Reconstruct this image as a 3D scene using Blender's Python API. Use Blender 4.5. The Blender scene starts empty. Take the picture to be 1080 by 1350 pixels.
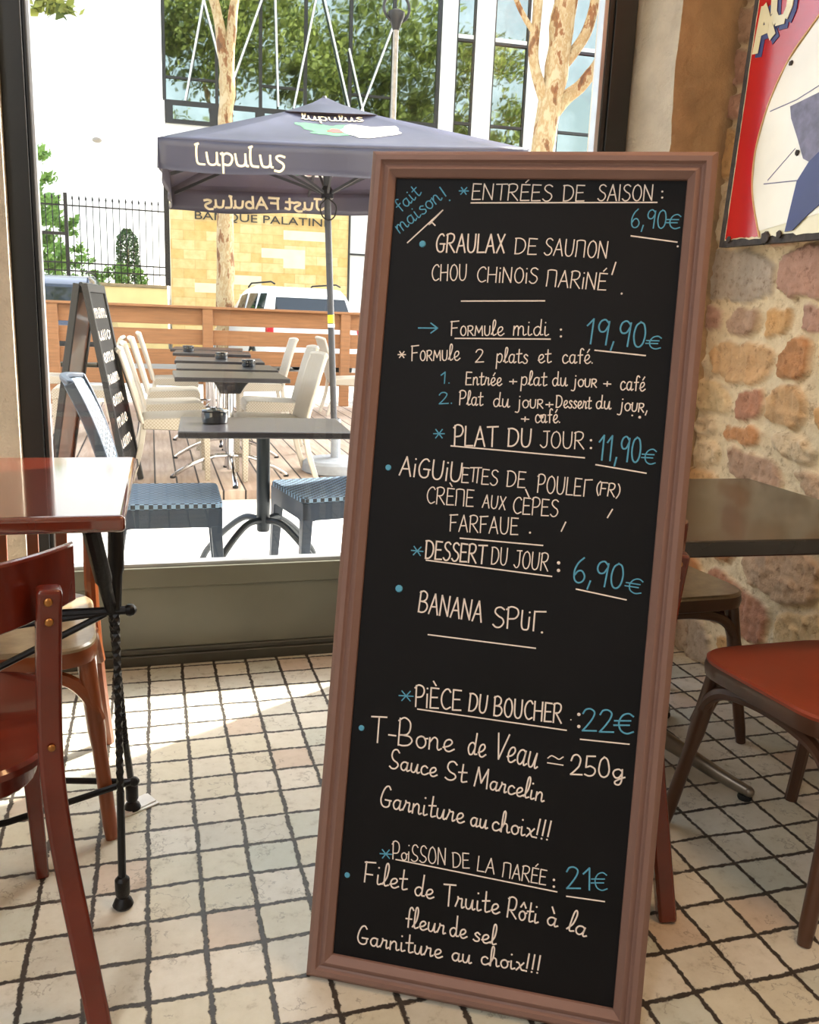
import bpy, math, random
from math import sin, cos, pi, radians, sqrt, atan2
from mathutils import Vector, Matrix, noise

S = bpy.context.scene
COL = S.collection
random.seed(7)

# ------------------------------------------------------------------ camera
CAM_H = 1.14
YAW, PITCH, ROLL, FPX = 0.29335543, 0.2249319, -0.04079512, 1138.2
f = Vector((sin(YAW) * cos(PITCH), cos(YAW) * cos(PITCH), -sin(PITCH)))
r0 = Vector((cos(YAW), -sin(YAW), 0))
d0 = f.cross(r0)
rr = cos(ROLL) * r0 + sin(ROLL) * d0
dd = -sin(ROLL) * r0 + cos(ROLL) * d0
cam = bpy.data.objects.new('camera', bpy.data.cameras.new('camera'))
COL.objects.link(cam)
cam.data.sensor_fit = 'HORIZONTAL'
cam.data.sensor_width = 36.0
cam.data.lens = 36.0 * FPX / 1080.0
cam.data.clip_start = 0.02
cam.matrix_world = Matrix(((rr.x, -dd.x, -f.x, 0), (rr.y, -dd.y, -f.y, 0), (rr.z, -dd.z, -f.z, CAM_H), (0, 0, 0, 1)))
S.camera = cam

# ------------------------------------------------------------------ light
S.view_settings.view_transform = 'Standard'
S.view_settings.look = 'None'
S.view_settings.gamma = 1.0
S.view_settings.use_curve_mapping = False
S.view_settings.exposure = 0.0
SUN_TO = Vector((cos(radians(34)) * cos(radians(29.6)), cos(radians(34)) * sin(radians(29.6)), sin(radians(34))))
SUN_E, SKY_E = 22.0, 1.2
sun = bpy.data.objects.new('sun', bpy.data.lights.new('sun', 'SUN'))
COL.objects.link(sun)
sun.data.energy = SUN_E
sun.data.color = (1.0, 0.93, 0.82)
sun.data.angle = radians(0.6)
sun.rotation_euler = (-SUN_TO).to_track_quat('-Z', 'Y').to_euler()
sun.location = (8, 6, 9)
W = bpy.data.worlds.new('sky')
S.world = W
W.use_nodes = True
wn, wl = W.node_tree.nodes, W.node_tree.links
bg = wn['Background']
sky = wn.new('ShaderNodeTexSky')
sky.sky_type = 'NISHITA'
sky.sun_disc = False
sky.sun_elevation = radians(34)
sky.sun_rotation = atan2(SUN_TO.x, SUN_TO.y)
sky.air_density = 1.0
sky.dust_density = 3.0
sky.ozone_density = 1.0
hz_ = wn.new('ShaderNodeHueSaturation')
hz_.inputs['Saturation'].default_value = 0.45
wl.new(sky.outputs[0], hz_.inputs['Color'])
wl.new(hz_.outputs[0], bg.inputs[0])
bg.inputs[1].default_value = SKY_E

def area(name, loc, size, energy, color, rot=(0, 0, 0)):
    l = bpy.data.objects.new(name, bpy.data.lights.new(name, 'AREA'))
    COL.objects.link(l)
    l.data.shape = 'SQUARE'
    l.data.size = size
    l.data.energy = energy
    l.data.color = color
    l.location = loc
    l.rotation_euler = rot
    return l
area('ceiling_lamp_warm', (1.3, 0.85, 2.93), 0.5, 22, (1.0, 0.58, 0.27))
area('ceiling_lamp_soft', (-0.9, 0.75, 2.93), 0.5, 12, (0.97, 0.98, 1.0))
area('rear_fill_light', (-1.75, -1.3, 2.93), 0.7, 62, (0.95, 0.97, 1.0))  # neutral fill added to brighten the chalkboard from the front

# ------------------------------------------------------------------ helpers
def lin(c):
    return tuple(((v / 255.0) / 12.92 if v / 255.0 <= 0.04045 else ((v / 255.0 + 0.055) / 1.055) ** 2.4) for v in c[:3]) + (1.0,)

def nmat(name):
    m = bpy.data.materials.new(name)
    m.use_nodes = True
    nt = m.node_tree
    b = nt.nodes['Principled BSDF']
    return m, nt, b

def ramp(nt, stops, interp='LINEAR'):
    n = nt.nodes.new('ShaderNodeValToRGB')
    n.color_ramp.interpolation = interp
    e = n.color_ramp.elements
    while len(e) < len(stops):
        e.new(0.5)
    for k, (p, c) in enumerate(stops):
        e[k].position = p
        e[k].color = c
    return n

def math_n(nt, op, a, b=None, c=None):
    n = nt.nodes.new('ShaderNodeMath')
    n.operation = op
    for k, v in enumerate((a, b, c)):
        if v is None:
            continue
        if isinstance(v, (int, float)):
            n.inputs[k].default_value = v
        else:
            nt.links.new(v, n.inputs[k])
    return n.outputs[0]

def coords(nt, scale=(1, 1, 1)):
    t = nt.nodes.new('ShaderNodeTexCoord')
    mp = nt.nodes.new('ShaderNodeMapping')
    mp.inputs['Scale'].default_value = scale
    nt.links.new(t.outputs['Object'], mp.inputs['Vector'])
    return mp.outputs[0]

def noise_n(nt, vec, scale, detail=4, rough=0.55):
    n = nt.nodes.new('ShaderNodeTexNoise')
    n.inputs['Scale'].default_value = scale
    n.inputs['Detail'].default_value = detail
    n.inputs['Roughness'].default_value = rough
    if vec is not None:
        nt.links.new(vec, n.inputs['Vector'])
    return n.outputs['Fac']

def bump_n(nt, b, h, strength, dist=0.01):
    n = nt.nodes.new('ShaderNodeBump')
    n.inputs['Strength'].default_value = strength
    n.inputs['Distance'].default_value = dist
    nt.links.new(h, n.inputs['Height'])
    nt.links.new(n.outputs[0], b.inputs['Normal'])

def pbr(name, rgb, rough=0.5, metal=0.0, var=0.12, scale=9.0, bump=0.0, bscale=80.0, stretch=(1, 1, 1), coat=0.0, spec=0.5, bdist=0.004, coat_ior=1.5):
    m, nt, b = nmat(name)
    v = coords(nt, stretch)
    fac = noise_n(nt, v, scale)
    c = lin(rgb)
    lo = tuple(x * (1 - var) for x in c[:3]) + (1,)
    hi = tuple(min(1, x * (1 + var)) for x in c[:3]) + (1,)
    rp = ramp(nt, [(0.3, lo), (0.7, hi)])
    nt.links.new(fac, rp.inputs[0])
    nt.links.new(rp.outputs[0], b.inputs['Base Color'])
    b.inputs['Roughness'].default_value = rough
    b.inputs['Metallic'].default_value = metal
    b.inputs['Specular IOR Level'].default_value = spec
    b.inputs['Coat Weight'].default_value = coat
    b.inputs['Coat Roughness'].default_value = 0.06
    b.inputs['Coat IOR'].default_value = coat_ior
    if bump:
        bump_n(nt, b, noise_n(nt, v, bscale, 7, 0.65), bump, bdist)
    return m

class MB:
    """collects shapes into one mesh"""
    def __init__(self):
        self.v, self.f, self.sm = [], [], []
    def add(self, vs, fs, smooth=False):
        o = len(self.v)
        self.v += [tuple(x) for x in vs]
        self.f += [tuple(i + o for i in q) for q in fs]
        self.sm += [smooth] * len(fs)
        return self
    def box(self, lo, hi, M=None):
        (x0, y0, z0), (x1, y1, z1) = lo, hi
        vs = [Vector(p) for p in ((x0, y0, z0), (x1, y0, z0), (x1, y1, z0), (x0, y1, z0), (x0, y0, z1), (x1, y0, z1), (x1, y1, z1), (x0, y1, z1))]
        if M is not None:
            vs = [M @ p for p in vs]
        return self.add(vs, [(0, 3, 2, 1), (4, 5, 6, 7), (0, 1, 5, 4), (1, 2, 6, 5), (2, 3, 7, 6), (3, 0, 4, 7)])
    def loft(self, rings, cap=True, smooth=True, closed=True):
        n = len(rings[0])
        vs = [p for r in rings for p in r]
        fs = []
        for i in range(len(rings) - 1):
            for j in range(n if closed else n - 1):
                k = (j + 1) % n
                fs.append((i * n + j, i * n + k, (i + 1) * n + k, (i + 1) * n + j))
        self.add(vs, fs, smooth)
        if cap:
            o = len(self.v) - len(vs)
            self.f.append(tuple(o + j for j in reversed(range(n))))
            self.f.append(tuple(o + (len(rings) - 1) * n + j for j in range(n)))
            self.sm += [False, False]
        return self
    def frames(self, pts):
        pts = [Vector(p) for p in pts]
        out = []
        prev = None
        for i, p in enumerate(pts):
            a = pts[max(i - 1, 0)]
            c = pts[min(i + 1, len(pts) - 1)]
            t = (c - a).normalized()
            if prev is None:
                up = Vector((0, 0, 1)) if abs(t.z) < 0.9 else Vector((0, 1, 0))
            else:
                up = prev
            s = (up - t * up.dot(t)).normalized()
            prev = s
            out.append((p, t, s, t.cross(s)))
        return out
    def tube(self, pts, rad, n=10, flat=1.0, twist=0.0, smooth=True, sq=False):
        rings = []
        fr = self.frames(pts)
        for i, (p, t, s, b) in enumerate(fr):
            r = rad[i] if isinstance(rad, (list, tuple)) else rad
            ring = []
            for k in range(n):
                a = 2 * pi * k / n + twist * i + (pi / 4 if sq else 0)
                ring.append(p + s * (cos(a) * r) + b * (sin(a) * r * flat))
            rings.append(ring)
        return self.loft(rings, True, smooth)
    def bar(self, pts, w, h, up=None):
        """rectangular section along a path; w across, h along the first side vector"""
        rings = []
        for i, (p, t, s, b) in enumerate(self.frames(pts)):
            if up is not None:
                u = Vector(up)
                s = (u - t * u.dot(t)).normalized()
                b = t.cross(s)
            ww = w[i] if isinstance(w, (list, tuple)) else w
            hh = h[i] if isinstance(h, (list, tuple)) else h
            rings.append([p + s * hh / 2 + b * ww / 2, p - s * hh / 2 + b * ww / 2, p - s * hh / 2 - b * ww / 2, p + s * hh / 2 - b * ww / 2])
        return self.loft(rings, True, False)
    def lathe(self, prof, c=(0, 0, 0), n=24, smooth=True):
        rings = [[Vector((c[0] + r * cos(2 * pi * k / n), c[1] + r * sin(2 * pi * k / n), c[2] + z)) for k in range(n)] for r, z in prof]
        return self.loft(rings, True, smooth)
    def prism(self, poly, z0, z1, M=None):
        n = len(poly)
        vs = [Vector((x, y, z0)) for x, y in poly] + [Vector((x, y, z1)) for x, y in poly]
        if M is not None:
            vs = [M @ p for p in vs]
        return self.add(vs, [tuple(reversed(range(n))), tuple(range(n, 2 * n))] + [(i, (i + 1) % n, n + (i + 1) % n, n + i) for i in range(n)])
    def sphere(self, c, r, n=12, sc=(1, 1, 1)):
        rings = []
        for i in range(1, n):
            t = pi * i / n
            rings.append([Vector((c[0] + r * sc[0] * sin(t) * cos(2 * pi * k / n), c[1] + r * sc[1] * sin(t) * sin(2 * pi * k / n), c[2] - r * sc[2] * cos(t))) for k in range(n)])
        return self.loft(rings, True, True)

def obj(name, mb, mat, parent=None, bevel=0.0, seg=2, angle=35, kind=None):
    me = bpy.data.meshes.new(name)
    me.from_pydata(mb.v, [], mb.f)
    me.polygons.foreach_set('use_smooth', [True] * len(mb.f) if angle else mb.sm)
    me.update()
    if angle:
        me.set_sharp_from_angle(angle=radians(angle))
    me.materials.append(mat)
    o = bpy.data.objects.new(name, me)
    COL.objects.link(o)
    if parent is not None:
        o.parent = parent
    if bevel:
        b = o.modifiers.new('bevel', 'BEVEL')
        b.width = bevel
        b.segments = seg
        b.limit_method = 'ANGLE'
        b.angle_limit = radians(40)
    if kind:
        o['kind'] = kind
    return o

def tag(o, label, cat, group=None):
    o['label'] = label
    o['category'] = cat
    if group:
        o['group'] = group
    return o

def thing(name, label, cat, loc=(0, 0, 0), rz=0.0, group=None):
    o = bpy.data.objects.new(name, None)
    o.empty_display_size = 0.1
    COL.objects.link(o)
    o.location = loc
    o.rotation_euler = (0, 0, rz)
    return tag(o, label, cat, group)

def dup(o, parent=None):
    kids = list(o.children)
    c = o.copy()
    COL.objects.link(c)
    if parent is not None:
        c.parent = parent
    for k in kids:
        dup(k, c)
    return c

def place(proto, used, loc, rz, label):
    o = proto if not used else dup(proto)
    o.location = loc
    o.rotation_euler = (0, 0, rz)
    o['label'] = label
    return o

def crom(pts, n=6):
    """smooth path through points"""
    if len(pts) < 3:
        return [Vector(p) for p in pts]
    P = [Vector(p) for p in pts]
    P = [2 * P[0] - P[1]] + P + [2 * P[-1] - P[-2]]
    out = []
    for i in range(1, len(P) - 2):
        for k in range(n):
            t = k / n
            a, b, c, d = P[i - 1], P[i], P[i + 1], P[i + 2]
            out.append(0.5 * ((2 * b) + (c - a) * t + (2 * a - 5 * b + 4 * c - d) * t * t + (3 * b - a - 3 * c + d) * t ** 3))
    out.append(P[-2])
    return out

def arc(p0, p1, p2, n=12):
    a, b, c = Vector(p0), Vector(p1), Vector(p2)
    return [(1 - t) ** 2 * a + 2 * t * (1 - t) * b + t * t * c for t in [i / n for i in range(n + 1)]]

# ------------------------------------------------------------------ materials
M = {}
M['red_wood'] = pbr('red_varnished_wood', (96, 30, 16), 0.22, var=0.25, scale=5, stretch=(1, 6, 1), coat=0.5)
M['table_red'] = pbr('table_top_red_wood', (104, 38, 20), 0.14, var=0.16, scale=4, stretch=(2, 9, 1), coat=1.0, coat_ior=1.9)
M['brown_wood'] = pbr('brown_bentwood', (74, 46, 30), 0.35, var=0.25, scale=6, stretch=(1, 1, 0.3), coat=0.2)
M['amber_wood'] = pbr('amber_wood', (128, 66, 30), 0.3, var=0.22, scale=6, stretch=(1, 1, 0.3), coat=0.3)
M['light_seat'] = pbr('worn_light_seat', (150, 130, 100), 0.28, var=0.25, scale=26, coat=0.3)
M['red_seat'] = pbr('red_brown_seat', (140, 58, 32), 0.4, var=0.1, scale=8)
M['iron'] = pbr('black_wrought_iron', (20, 20, 22), 0.38, 0.4, var=0.2, scale=30, bump=0.3, bscale=120)
M['brass'] = pbr('brass', (170, 120, 70), 0.35, 1.0)
M['black_top'] = pbr('black_stone_top', (40, 37, 33), 0.24, var=0.35, scale=5, coat=0.2)
M['cast_metal'] = pbr('worn_cast_aluminium', (150, 140, 128), 0.38, 0.8, var=0.2, scale=18)
M['board_frame'] = pbr('taupe_painted_wood', (132, 101, 91), 0.55, var=0.08, scale=4, stretch=(1, 1, 0.1))
M['slate'] = pbr('black_slate_paint', (11, 11, 15), 0.6, var=0.25, scale=6, spec=0.22)
M['chalk_white'] = pbr('cream_chalk_marker', (246, 232, 222), 0.8, var=0.04, scale=200)
M['chalk_blue'] = pbr('blue_chalk_marker', (92, 168, 200), 0.8, var=0.06, scale=200)
M['paper'] = pbr('white_paper', (235, 235, 232), 0.8)
M['frame_dark'] = pbr('dark_grey_window_paint', (20, 23, 24), 0.42, var=0.1, scale=4)
M['sill_green'] = pbr('grey_green_sill_paint', (104, 105, 92), 0.33, var=0.12, scale=3)
M['silver'] = pbr('silver_edge', (190, 192, 196), 0.3, 0.7)
M['plaster'] = pbr('cream_plaster', (216, 208, 194), 0.85, var=0.08, scale=4, bump=0.4, bscale=30)
M['ceil'] = pbr('white_ceiling', (224, 222, 218), 0.9, var=0.03)
M['chrome'] = pbr('polished_chrome', (205, 205, 208), 0.12, 1.0, var=0.04)
M['dark_slab'] = pbr('dark_resin_table_top', (38, 36, 40), 0.3, var=0.15, scale=12)
M['anthracite'] = pbr('anthracite_metal', (38, 44, 50), 0.4, 0.3, var=0.1)
M['ashtray'] = pbr('black_glossy_plastic', (24, 28, 34), 0.12, coat=0.5)
M['umb_base'] = pbr('grey_concrete_base', (150, 156, 165), 0.7, var=0.1, scale=20, bump=0.3)
M['pole'] = pbr('grey_pole_metal', (64, 65, 70), 0.45, 0.2, var=0.06)
M['yellow'] = pbr('yellow_tape', (222, 205, 40), 0.5)
M['pine'] = pbr('orange_pine_plank', (150, 104, 66), 0.6, var=0.2, scale=3, stretch=(1, 12, 14))
M['asphalt'] = pbr('pale_asphalt', (150, 148, 144), 0.9, var=0.1, scale=3, bump=0.4, bscale=60)
M['concrete'] = pbr('pale_concrete', (206, 204, 200), 0.85, var=0.06, scale=3, bump=0.2)
M['black_wood'] = pbr('black_painted_wood', (14, 14, 17), 0.6)
M['car_white'] = pbr('white_car_paint', (222, 224, 226), 0.25, var=0.02, coat=0.8)
M['car_dark'] = pbr('dark_car_paint', (40, 52, 74), 0.25, var=0.05, coat=0.8)
M['car_glass'] = pbr('tinted_car_glass', (20, 30, 36), 0.05, var=0.05, coat=0.5)
M['rubber'] = pbr('black_rubber', (22, 22, 22), 0.8)
M['tail'] = pbr('red_tail_lamp', (170, 30, 44), 0.2)
M['facade_white'] = pbr('white_facade_panel', (240, 238, 232), 0.8, var=0.03, scale=2)
M['mullion'] = pbr('dark_mullion', (36, 36, 38), 0.45)
M['rod'] = pbr('white_brace_rod', (232, 232, 228), 0.5)
M['wall_cream'] = pbr('cream_street_wall', (232, 206, 142), 0.9, var=0.1, scale=2)
M['coping'] = pbr('weathered_coping', (150, 130, 96), 0.9, var=0.3, scale=8)
M['green_leaf_print'] = pbr('green_print', (60, 120, 84), 0.7)
M['red_print'] = pbr('red_print', (176, 66, 62), 0.7)
M['white_print_and_glare'] = pbr('white_print_and_glare', (236, 232, 226), 0.7)
M['cream_print'] = pbr('cream_print', (238, 220, 182), 0.7, var=0.08)
M['sign_white'] = pbr('white_enamel', (236, 228, 208), 0.1, var=0.06, scale=5, coat=0.6)
M['sign_red'] = pbr('red_enamel', (190, 28, 30), 0.12, var=0.08, scale=5, coat=0.6)
M['sign_blue'] = pbr('blue_enamel', (34, 42, 110), 0.3, var=0.12, scale=6)
M['sign_lilac'] = pbr('grey_lilac_enamel', (104, 98, 124), 0.3, var=0.35, scale=30)
M['sign_cream'] = pbr('cream_enamel', (230, 218, 176), 0.15, var=0.05, coat=0.5)
M['rust'] = pbr('chipped_rusty_edge', (62, 54, 48), 0.6, 0.2, var=0.5, scale=40, bump=0.6)
M['gold'] = pbr('gold_line', (206, 160, 96), 0.4)

def weave(name, a, b, scale, rough=0.5, bump=0.6):
    m, nt, bs = nmat(name)
    v = coords(nt, (1, 1, 1))
    add = nt.nodes.new('ShaderNodeVectorMath')
    add.operation = 'ADD'
    add.inputs[1].default_value = (0.0013, 0.0017, 0.0011)
    nt.links.new(v, add.inputs[0])
    ch = nt.nodes.new('ShaderNodeTexChecker')
    ch.inputs['Scale'].default_value = scale
    ch.inputs['Color1'].default_value = lin(a)
    ch.inputs['Color2'].default_value = lin(b)
    nt.links.new(add.outputs[0], ch.inputs['Vector'])
    nt.links.new(ch.outputs['Color'], bs.inputs['Base Color'])
    bs.inputs['Roughness'].default_value = rough
    w = nt.nodes.new('ShaderNodeTexWave')
    w.inputs['Scale'].default_value = scale * 0.5
    w.inputs['Distortion'].default_value = 1.0
    nt.links.new(v, w.inputs['Vector'])
    h = math_n(nt, 'ADD', ch.outputs['Fac'], w.outputs['Fac'])
    bump_n(nt, bs, h, bump, 0.003)
    return m
M['white_weave'] = weave('cream_woven_resin', (192, 182, 166), (166, 155, 137), 85)
M['white_tube'] = pbr('cream_resin_frame', (196, 187, 172), 0.5, var=0.05)
M['grey_weave'] = weave('blue_grey_woven_resin', (104, 130, 154), (20, 29, 40), 56, 0.6)
M['grey_frame'] = pbr('slate_grey_resin', (32, 44, 60), 0.4, var=0.1, scale=20)

def glass_mat():
    m = bpy.data.materials.new('window_glass')
    m.use_nodes = True
    nt = m.node_tree
    nt.nodes.clear()
    out = nt.nodes.new('ShaderNodeOutputMaterial')
    mix = nt.nodes.new('ShaderNodeMixShader')
    tr = nt.nodes.new('ShaderNodeBsdfTransparent')
    gl = nt.nodes.new('ShaderNodeBsdfGlossy')
    tr.inputs[0].default_value = (0.97, 0.985, 0.98, 1)
    gl.inputs['Roughness'].default_value = 0.01
    lw = nt.nodes.new('ShaderNodeLayerWeight')
    lw.inputs['Blend'].default_value = 0.5
    fc = math_n(nt, 'ADD', math_n(nt, 'MULTIPLY', math_n(nt, 'POWER', lw.outputs['Facing'], 4.0), 0.55), 0.035)
    nt.links.new(fc, mix.inputs[0])
    nt.links.new(tr.outputs[0], mix.inputs[1])
    nt.links.new(gl.outputs[0], mix.inputs[2])
    nt.links.new(mix.outputs[0], out.inputs[0])
    return m
M['glass'] = glass_mat()

def tile_mat():
    m, nt, b = nmat('cream_stone_tiles')
    g = nt.nodes.new('ShaderNodeNewGeometry')
    sp = nt.nodes.new('ShaderNodeSeparateXYZ')
    nt.links.new(g.outputs['Position'], sp.inputs[0])
    wob = noise_n(nt, g.outputs['Position'], 7, 2)
    rag = noise_n(nt, g.outputs['Position'], 55, 8, 0.75)
    mp2 = nt.nodes.new('ShaderNodeMapping')
    mp2.inputs['Location'].default_value = (5.3, 2.1, 0)
    nt.links.new(g.outputs['Position'], mp2.inputs[0])
    wob2 = noise_n(nt, mp2.outputs[0], 7, 2)
    def cell(c, off, pitch, wb):
        u = math_n(nt, 'DIVIDE', math_n(nt, 'SUBTRACT', c, off), pitch)
        u = math_n(nt, 'ADD', u, math_n(nt, 'MULTIPLY', math_n(nt, 'SUBTRACT', wb, 0.5), 0.10))
        fl = math_n(nt, 'FLOOR', u)
        fr = math_n(nt, 'SUBTRACT', u, fl)
        e = math_n(nt, 'MINIMUM', fr, math_n(nt, 'SUBTRACT', 1.0, fr))
        return fl, e
    ix, ex = cell(sp.outputs[0], -0.0337, 0.1024, wob)
    iy, ey = cell(sp.outputs[1], 1.286, 0.1012, wob2)
    e = math_n(nt, 'MINIMUM', ex, ey)
    e = math_n(nt, 'ADD', e, math_n(nt, 'MULTIPLY', math_n(nt, 'SUBTRACT', rag, 0.5), 0.20))
    cmb = nt.nodes.new('ShaderNodeCombineXYZ')
    nt.links.new(ix, cmb.inputs[0])
    nt.links.new(iy, cmb.inputs[1])
    wn_ = nt.nodes.new('ShaderNodeTexWhiteNoise')
    wn_.noise_dimensions = '2D'
    nt.links.new(cmb.outputs[0], wn_.inputs['Vector'])
    rp = ramp(nt, [(0.0, lin((210, 204, 188))), (0.22, lin((200, 196, 182))), (0.42, lin((208, 202, 182))), (0.60, lin((204, 188, 170))), (0.70, lin((195, 196, 182))), (0.84, lin((216, 210, 196)))], 'CONSTANT')
    nt.links.new(wn_.outputs['Value'], rp.inputs[0])
    vein = noise_n(nt, g.outputs['Position'], 26, 8, 0.7)
    vr = ramp(nt, [(0.30, (0.62, 0.58, 0.52, 1)), (0.43, (0.93, 0.92, 0.9, 1)), (0.62, (1, 1, 1, 1)), (0.8, (0.9, 0.86, 0.8, 1))])
    nt.links.new(vein, vr.inputs[0])
    mul = nt.nodes.new('ShaderNodeMix')
    mul.data_type = 'RGBA'
    mul.blend_type = 'MULTIPLY'
    mul.inputs[0].default_value = 1.0
    nt.links.new(rp.outputs[0], mul.inputs[6])
    nt.links.new(vr.outputs[0], mul.inputs[7])
    jm = nt.nodes.new('ShaderNodeMapRange')
    jm.interpolation_type = 'SMOOTHSTEP'
    jm.inputs[1].default_value = 0.034
    jm.inputs[2].default_value = 0.056
    nt.links.new(e, jm.inputs[0])
    mx = nt.nodes.new('ShaderNodeMix')
    mx.data_type = 'RGBA'
    nt.links.new(jm.outputs[0], mx.inputs[0])
    mx.inputs[6].default_value = lin((62, 56, 50))
    nt.links.new(mul.outputs[2], mx.inputs[7])
    # fine dark cracks and pits in the stone
    ck = noise_n(nt, g.outputs['Position'], 16, 6, 0.6)
    ck = math_n(nt, 'ABSOLUTE', math_n(nt, 'SUBTRACT', ck, 0.5))
    msk = noise_n(nt, mp2.outputs[0], 9, 3)
    ck = math_n(nt, 'ADD', ck, math_n(nt, 'MULTIPLY', math_n(nt, 'MAXIMUM', math_n(nt, 'SUBTRACT', 0.56, msk), 0.0), 0.5))
    cr_ = nt.nodes.new('ShaderNodeMapRange')
    cr_.inputs[1].default_value = 0.004
    cr_.inputs[2].default_value = 0.014
    cr_.inputs[3].default_value = 0.55
    nt.links.new(ck, cr_.inputs[0])
    mk = nt.nodes.new('ShaderNodeMix')
    mk.data_type = 'RGBA'
    nt.links.new(cr_.outputs[0], mk.inputs[0])
    mk.inputs[6].default_value = lin((96, 84, 70))
    nt.links.new(mx.outputs[2], mk.inputs[7])
    nt.links.new(mk.outputs[2], b.inputs['Base Color'])
    b.inputs['Roughness'].default_value = 0.42
    h = math_n(nt, 'ADD', math_n(nt, 'MULTIPLY', jm.outputs[0], 1.0), math_n(nt, 'MULTIPLY', vein, 0.35))
    bump_n(nt, b, h, 0.55, 0.004)
    return m
M['tiles'] = tile_mat()

def attr_mat(name, rough=0.85, bump=0.5, bscale=45):
    m, nt, b = nmat(name)
    a = nt.nodes.new('ShaderNodeVertexColor')
    a.layer_name = 'stone'
    v = coords(nt)
    n1 = noise_n(nt, v, 34, 10, 0.75)
    rp = ramp(nt, [(0.34, (0.52, 0.44, 0.38, 1)), (0.46, (0.95, 0.93, 0.9, 1)), (0.6, (1, 1, 1, 1)), (0.75, (1.0, 0.95, 0.88, 1))])
    nt.links.new(n1, rp.inputs[0])
    mx = nt.nodes.new('ShaderNodeMix')
    mx.data_type = 'RGBA'
    mx.blend_type = 'MULTIPLY'
    mx.inputs[0].default_value = 1.0
    nt.links.new(a.outputs[0], mx.inputs[6])
    nt.links.new(rp.outputs[0], mx.inputs[7])
    nt.links.new(mx.outputs[2], b.inputs['Base Color'])
    b.inputs['Roughness'].default_value = rough
    bump_n(nt, b, noise_n(nt, v, bscale, 6, 0.7), bump, 0.006)
    return m
M['rubble'] = attr_mat('rubble_stone', bump=0.9, bscale=60)
M['dressed'] = pbr('shaded_dressed_stone', (176, 146, 110), 0.88, var=0.22, scale=7, bump=1.0, bscale=14, bdist=0.02)  # brown tone holds the shade of the pier face turned from the window
M['reveal'] = pbr('pale_stone', (206, 196, 178), 0.88, var=0.12, scale=9, bump=1.0, bscale=14, bdist=0.02)  # pale stone; on the reveal its tone holds the window light

def deck_mat():
    m, nt, b = nmat('weathered_deck_boards')
    g = nt.nodes.new('ShaderNodeNewGeometry')
    sp = nt.nodes.new('ShaderNodeSeparateXYZ')
    nt.links.new(g.outputs['Position'], sp.inputs[0])
    mp = nt.nodes.new('ShaderNodeMapping')
    mp.inputs['Scale'].default_value = (9, 0.8, 1)
    nt.links.new(g.outputs['Position'], mp.inputs[0])
    u = math_n(nt, 'DIVIDE', sp.outputs[0], 0.145)
    fl = math_n(nt, 'FLOOR', u)
    fr = math_n(nt, 'SUBTRACT', u, fl)
    e = math_n(nt, 'MINIMUM', fr, math_n(nt, 'SUBTRACT', 1.0, fr))
    wn_ = nt.nodes.new('ShaderNodeTexWhiteNoise')
    wn_.noise_dimensions = '1D'
    nt.links.new(fl, wn_.inputs['W'])
    fac = math_n(nt, 'ADD', math_n(nt, 'MULTIPLY', noise_n(nt, mp.outputs[0], 4, 5), 0.7), math_n(nt, 'MULTIPLY', wn_.outputs['Value'], 0.3))
    rp = ramp(nt, [(0.3, lin((150, 128, 112))), (0.7, lin((188, 168, 150)))])
    nt.links.new(fac, rp.inputs[0])
    st = nt.nodes.new('ShaderNodeMapRange')
    st.inputs[1].default_value = 0.03
    st.inputs[2].default_value = 0.055
    nt.links.new(e, st.inputs[0])
    mx = nt.nodes.new('ShaderNodeMix')
    mx.data_type = 'RGBA'
    nt.links.new(st.outputs[0], mx.inputs[0])
    mx.inputs[6].default_value = lin((44, 36, 32))
    nt.links.new(rp.outputs[0], mx.inputs[7])
    nt.links.new(mx.outputs[2], b.inputs['Base Color'])
    b.inputs['Roughness'].default_value = 0.7
    bump_n(nt, b, st.outputs[0], 0.5, 0.005)
    return m
M['deck'] = deck_mat()

def bark_mat():
    m, nt, b = nmat('plane_tree_bark')
    v = coords(nt, (1, 1, 0.45))
    n1 = noise_n(nt, v, 5.5, 4, 0.6)
    rp = ramp(nt, [(0.40, lin((196, 176, 140))), (0.47, lin((172, 142, 100))), (0.54, lin((188, 168, 130))), (0.60, lin((140, 96, 60))), (0.70, lin((104, 74, 50)))], 'EASE')
    nt.links.new(n1, rp.inputs[0])
    nt.links.new(rp.outputs[0], b.inputs['Base Color'])
    b.inputs['Roughness'].default_value = 0.85
    bump_n(nt, b, n1, 0.6, 0.03)
    return m
M['bark'] = bark_mat()

def leaf_mat(name, c1, c2, trans=0.4):
    m = bpy.data.materials.new(name)
    m.use_nodes = True
    nt = m.node_tree
    b = nt.nodes['Principled BSDF']
    out = nt.nodes['Material Output']
    g = nt.nodes.new('ShaderNodeNewGeometry')
    rp = ramp(nt, [(0.0, lin(c1)), (1.0, lin(c2))])
    nt.links.new(g.outputs['Random Per Island'], rp.inputs[0])
    nt.links.new(rp.outputs[0], b.inputs['Base Color'])
    b.inputs['Roughness'].default_value = 0.55
    t = nt.nodes.new('ShaderNodeBsdfTranslucent')
    nt.links.new(rp.outputs[0], t.inputs[0])
    mx = nt.nodes.new('ShaderNodeMixShader')
    mx.inputs[0].default_value = trans
    nt.links.new(b.outputs[0], mx.inputs[1])
    nt.links.new(t.outputs[0], mx.inputs[2])
    nt.links.new(mx.outputs[0], out.inputs[0])
    return m
M['leaf'] = leaf_mat('plane_tree_leaves', (66, 88, 40), (186, 194, 104))
M['leaf_dark'] = leaf_mat('dark_conifer_leaves', (44, 74, 40), (78, 110, 56), 0.2)
M['leaf_bush'] = leaf_mat('bright_bush_leaves', (96, 140, 66), (150, 186, 90))

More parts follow.
